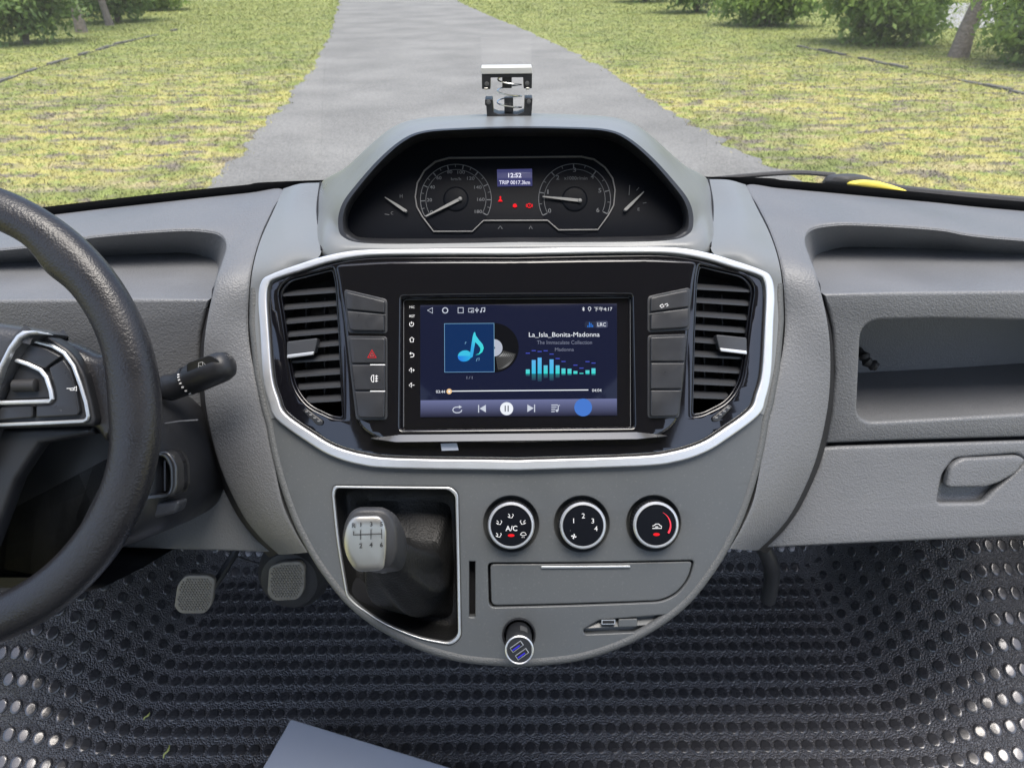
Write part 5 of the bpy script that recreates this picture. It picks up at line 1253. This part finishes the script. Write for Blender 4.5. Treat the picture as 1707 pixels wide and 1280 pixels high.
# ================================================================== PEDALS
def pedal(name, px_out, D, r, label, arm_pts, mount):
    cx, cy = sum(p[0] for p in px_out) / len(px_out), sum(p[1] for p in px_out) / len(px_out)
    vv = CM @ Vector((0, 1, .25)); vv.normalize(); ww = CM @ Vector((0, -.25, 1)); ww.normalize()
    PF = Frame(PD(cx, cy, D), CM @ Vector((1, 0, 0)), vv, ww)
    root = thing(name, PF.pt(0, -.03, -.01), label, 'pedal', 'foot pedals')
    out = rpoly(PF.pp(px_out), r, 5); pad = plate('pad', PF, [out], 0, .010, .0025, 'pedal_metal', root, 3)
    us = [u for u, v in out]; vs = [v for u, v in out]; p = .0047; mb = MB(); inn = [(u * .86, v * .88) for u, v in out]
    y = min(vs) + .004; row = 0
    while y < max(vs) - .003:
        sp = poly_span(inn, y); x = min(us) + (p / 2 if row % 2 else 0)
        while x < max(us):
            if sp and sp[0] < x < sp[1]: mb.lathe(PF, x, y, [(.0021, -.0002), (.0016, .0016), (.0007, .0018)], 6, 1, 1.25)
            x += p
        y += p * .95; row += 1
    o = mb.build('tread', 'pedal_metal', root, True, 60); o['kind'] = 'stuff'
    mb = MB(); mb.tube(spline([PF.pt(*PF.px(*q), -.012 - .02 * i) for i, q in enumerate(arm_pts)], 6), .0065, 8); mb.build('pedal_arm', 'plastic_black', root)
    if mount:
        m2 = MB(); c = PF.px(478, 975); m2.lathe(PF, c[0], c[1], [(.060, -.050), (.057, -.032), (.050, -.024), (.046, -.014), (.036, -.010)], 30, 1, 1.05); m2.build('rubber_boot', 'rubber_black', root)
    return root
pedal('clutch_pedal', [(309, 959), (348, 959), (358, 966), (354, 1006), (342, 1023), (300, 1023), (290, 1012), (295, 975)], 1.22, .009, 'worn metal clutch pedal nearest the steering wheel', [(350, 985), (362, 965), (376, 935), (378, 880), (372, 800)], False)
pedal('brake_pedal', [(448, 946), (470, 937), (500, 936), (508, 945), (507, 985), (496, 1000), (456, 1002), (445, 990)], 1.20, .008, 'worn metal brake pedal in a round rubber boot beside the console', [(460, 975), (445, 950), (430, 920), (425, 860), (425, 800)], True)
def cable(pts, r_, m, label, nm='cable'):
    mb = MB(); mb.tube(spline([PD(*p) for p in pts], 10), r_, 8); o = mb.build(nm, m); tag(o, label, 'cable'); return o
cable([(320, 880, 1.30), (378, 918, 1.28), (430, 938, 1.26), (470, 936, 1.26), (520, 905, 1.27), (540, 880, 1.29)], .0014, 'rubber_black', 'thin black cable hanging above the brake pedal')
mb = MB(); mb.tube(spline([PD(1262, 890, 1.28), PD(1281, 930, 1.30), PD(1287, 960, 1.33), PD(1280, 1000, 1.36)], 8), .014, 12); o = mb.build('support_strut', 'knob_grey'); tag(o, 'dark bent strut standing under the dashboard right of the console', 'strut')
# ================================================================== WINDSCREEN, WIPER
ws = thing('windscreen', (0, 1.0, FZ + .86), 'clear sloping windscreen with black lower band', 'windscreen')
m = bpy.data.materials.new('glass'); m.use_nodes = True; t = m.node_tree; t.nodes.remove(t.nodes['Principled BSDF'])
tr = t.nodes.new('ShaderNodeBsdfTransparent'); tr.inputs[0].default_value = (.95, .965, .955, 1); gl_ = t.nodes.new('ShaderNodeBsdfGlossy'); gl_.inputs['Roughness'].default_value = .02
fn = t.nodes.new('ShaderNodeFresnel'); fn.inputs[0].default_value = 1.5; ms = t.nodes.new('ShaderNodeMixShader')
df = t.nodes.new('ShaderNodeBsdfDiffuse'); df.inputs[0].default_value = (.8, .8, .8, 1); m2_ = t.nodes.new('ShaderNodeMixShader'); m2_.inputs[0].default_value = .045
tcg = t.nodes.new('ShaderNodeTexCoord'); mpg = t.nodes.new('ShaderNodeMapping'); mpg.inputs['Scale'].default_value = (1.2, 6, 9); ng = t.nodes.new('ShaderNodeTexNoise'); ng.inputs['Scale'].default_value = 4; ng.inputs['Detail'].default_value = 4
mrg = t.nodes.new('ShaderNodeMapRange'); mrg.inputs[1].default_value = .35; mrg.inputs[2].default_value = .7; mrg.inputs[3].default_value = .045; mrg.inputs[4].default_value = .10
t.links.new(tcg.outputs['Object'], mpg.inputs[0]); t.links.new(mpg.outputs[0], ng.inputs['Vector']); t.links.new(ng.outputs['Fac'], mrg.inputs[0]); t.links.new(mrg.outputs[0], m2_.inputs[0])
t.links.new(fn.outputs[0], ms.inputs[0]); t.links.new(tr.outputs[0], ms.inputs[1]); t.links.new(gl_.outputs[0], ms.inputs[2]); t.links.new(ms.outputs[0], m2_.inputs[1]); t.links.new(df.outputs[0], m2_.inputs[2])
t.links.new(m2_.outputs[0], t.nodes['Material Output'].inputs[0]); M['glass'] = m
base = [P(x, y + 1, Y + .016) for x, y, Y in ((1950, 384, .985), (1707, 352, .972), (1550, 337, .966), (1400, 323, .960), (1300, 315, .958), (1230, 310, .957))]
base[0].x = 1.03
base = base + [Vector((XC, .985, base[-1].z + .002))] + [mir(p) for p in reversed(base)]
def rise(s, inset=0.0): return [p + Vector((0, -.60 * s - .10 * s * s + inset * .8, .80 * s + inset * .6)) for p in base]
loft('pane', [rise(s) for s in (-.04, .15, .4, .7, 1.0)], 6, 4, 'glass', ws)
face_cam(loft('black_band', [rise(s, -.003) for s in (-.04, .0, .022)], 6, 2, 'seam_black', ws))
mb = MB(); cw = [p + Vector((0, .02, -.045)) for p in base]; cw2 = [Vector((p.x * 1.12, 1.495, FZ + .63)) for p in base]; n = len(cw)
mesh('cowl_panel', cw + cw2, [(i, i + 1, n + i + 1, n + i) for i in range(n - 1)], 'plastic_black', van)
wip = thing('wiper', P(1380, 296, 1.08), 'black wiper with yellow rubber cover outside the right of the windscreen', 'wiper')
mb = MB(); mb.tube(spline([P(1150, 303, 1.10), P(1250, 293, 1.10), P(1330, 288, 1.10), P(1392, 292, 1.09)], 8), .0035, 8); mb.build('blade', 'rubber_black', wip)
mb = MB(); mb.tube(spline([P(1392, 297, 1.09), P(1520, 318, 1.09), P(1720, 336, 1.07), P(1900, 352, 1.05)], 8), .006, 8); mb.build('arm', 'rubber_black', wip)
def blob(nm, pts, D, th, m, par):
    c = sum((Vector(p) for p in pts), Vector((0, 0))) / len(pts); v = []; out = [(p.x, p.y) for p in spline([(a, b, 0) for a, b in pts], 5, True)]
    rings = []
    for sc, dy in ((1, 0), (.9, -th * .5), (.65, -th * .85), (.2, -th)): rings.append([P(c.x + (x - c.x) * sc, c.y + (y - c.y) * sc, D + dy) for x, y in out])
    n = len(out); v = [p for r_ in rings for p in r_] + [P(x, y, D + .012) for x, y in out]
    f = [(i * n + k, i * n + (k + 1) % n, (i + 1) * n + (k + 1) % n, (i + 1) * n + k) for i in range(3) for k in range(n)] + [tuple(3 * n + k for k in range(n))] + [(k, 4 * n + k, 4 * n + (k + 1) % n, (k + 1) % n) for k in range(n)]
    return recalc(mesh(nm, v, f, m, par))
blob('pivot_cap', [(1374, 308), (1376, 296), (1388, 291), (1425, 290), (1455, 298), (1460, 310), (1420, 314)], 1.085, .02, 'rubber_black', wip)
blob('yellow_cover', [(1412, 308), (1420, 302), (1445, 300), (1478, 306), (1512, 319), (1480, 322), (1430, 316)], 1.06, .014, 'yellow_rubber', wip)

# ================================================================== LOOSE THINGS
zb = FZ + .05
A_, B_, C_ = PZ(485, 1197, zb), PZ(757, 1280, zb), PZ(447, 1275, zb); d1 = (B_ - A_).normalized(); d2 = (C_ - A_); d2 = (d2 - d1 * d2.dot(d1) * .55).normalized()
q = [A_, A_ + d1 * .42, A_ + d1 * .42 + d2 * .32, A_ + d2 * .32]
BF = Frame(A_, d1, d2, Vector((0, 0, 1)))
bo = plate('storage_box', BF, [rpoly([(0, 0), (.42, 0), (.42, .32), (0, .32)], .004, 3)], 0, .05 - .002, .0025, 'pale_board', None, 3)
tag(bo, 'pale blue-grey flat box on the studded floor at the bottom edge', 'box')
# black strap end left in the cubby
cb0 = [P(1400, 575, .83), P(1436, 590, .80), P(1446, 603, .79), P(1462, 612, .785)]
mb = MB(); mb.tube(spline(cb0, 6), lambda i: .006 + .0012 * math.sin(i * 1.7), 9); o = mb.build('strap', 'rubber_black'); tag(o, 'small black strap end lying in the open cubby', 'strap')
# bits of dry grass carried in on shoes
for i, (x, y, l, a) in enumerate(((246, 1195, .016, 1.2), (279, 1254, .024, 1.45))):
    g = PZ(x, y, FZ + .003); t = Vector((math.cos(a), math.sin(a), 0)); s_ = Vector((-t.y, t.x, 0)); v = []
    for k in range(5):
        u = k / 4 - .5; c = g + t * l * u + Vector((0, 0, .002 + .002 * math.cos(u * 3))) + s_ * .002 * math.sin(k * 2); wd = .0018 * (1 - abs(u) * 1.2)
        v += [c - s_ * wd, c + s_ * wd + Vector((0, 0, .0008))]
    o = mesh('grass_bit', v, [(2 * k, 2 * k + 1, 2 * k + 3, 2 * k + 2) for k in range(4)], mat('dry_grass_%d' % i, (.55, .6, .2), .7))
    tag(o, ('shorter bit of pale grass on the floor, farther from the box', 'longer bit of pale grass on the floor, nearer the bottom edge')[i], 'grass bit', 'bits of grass on the floor')
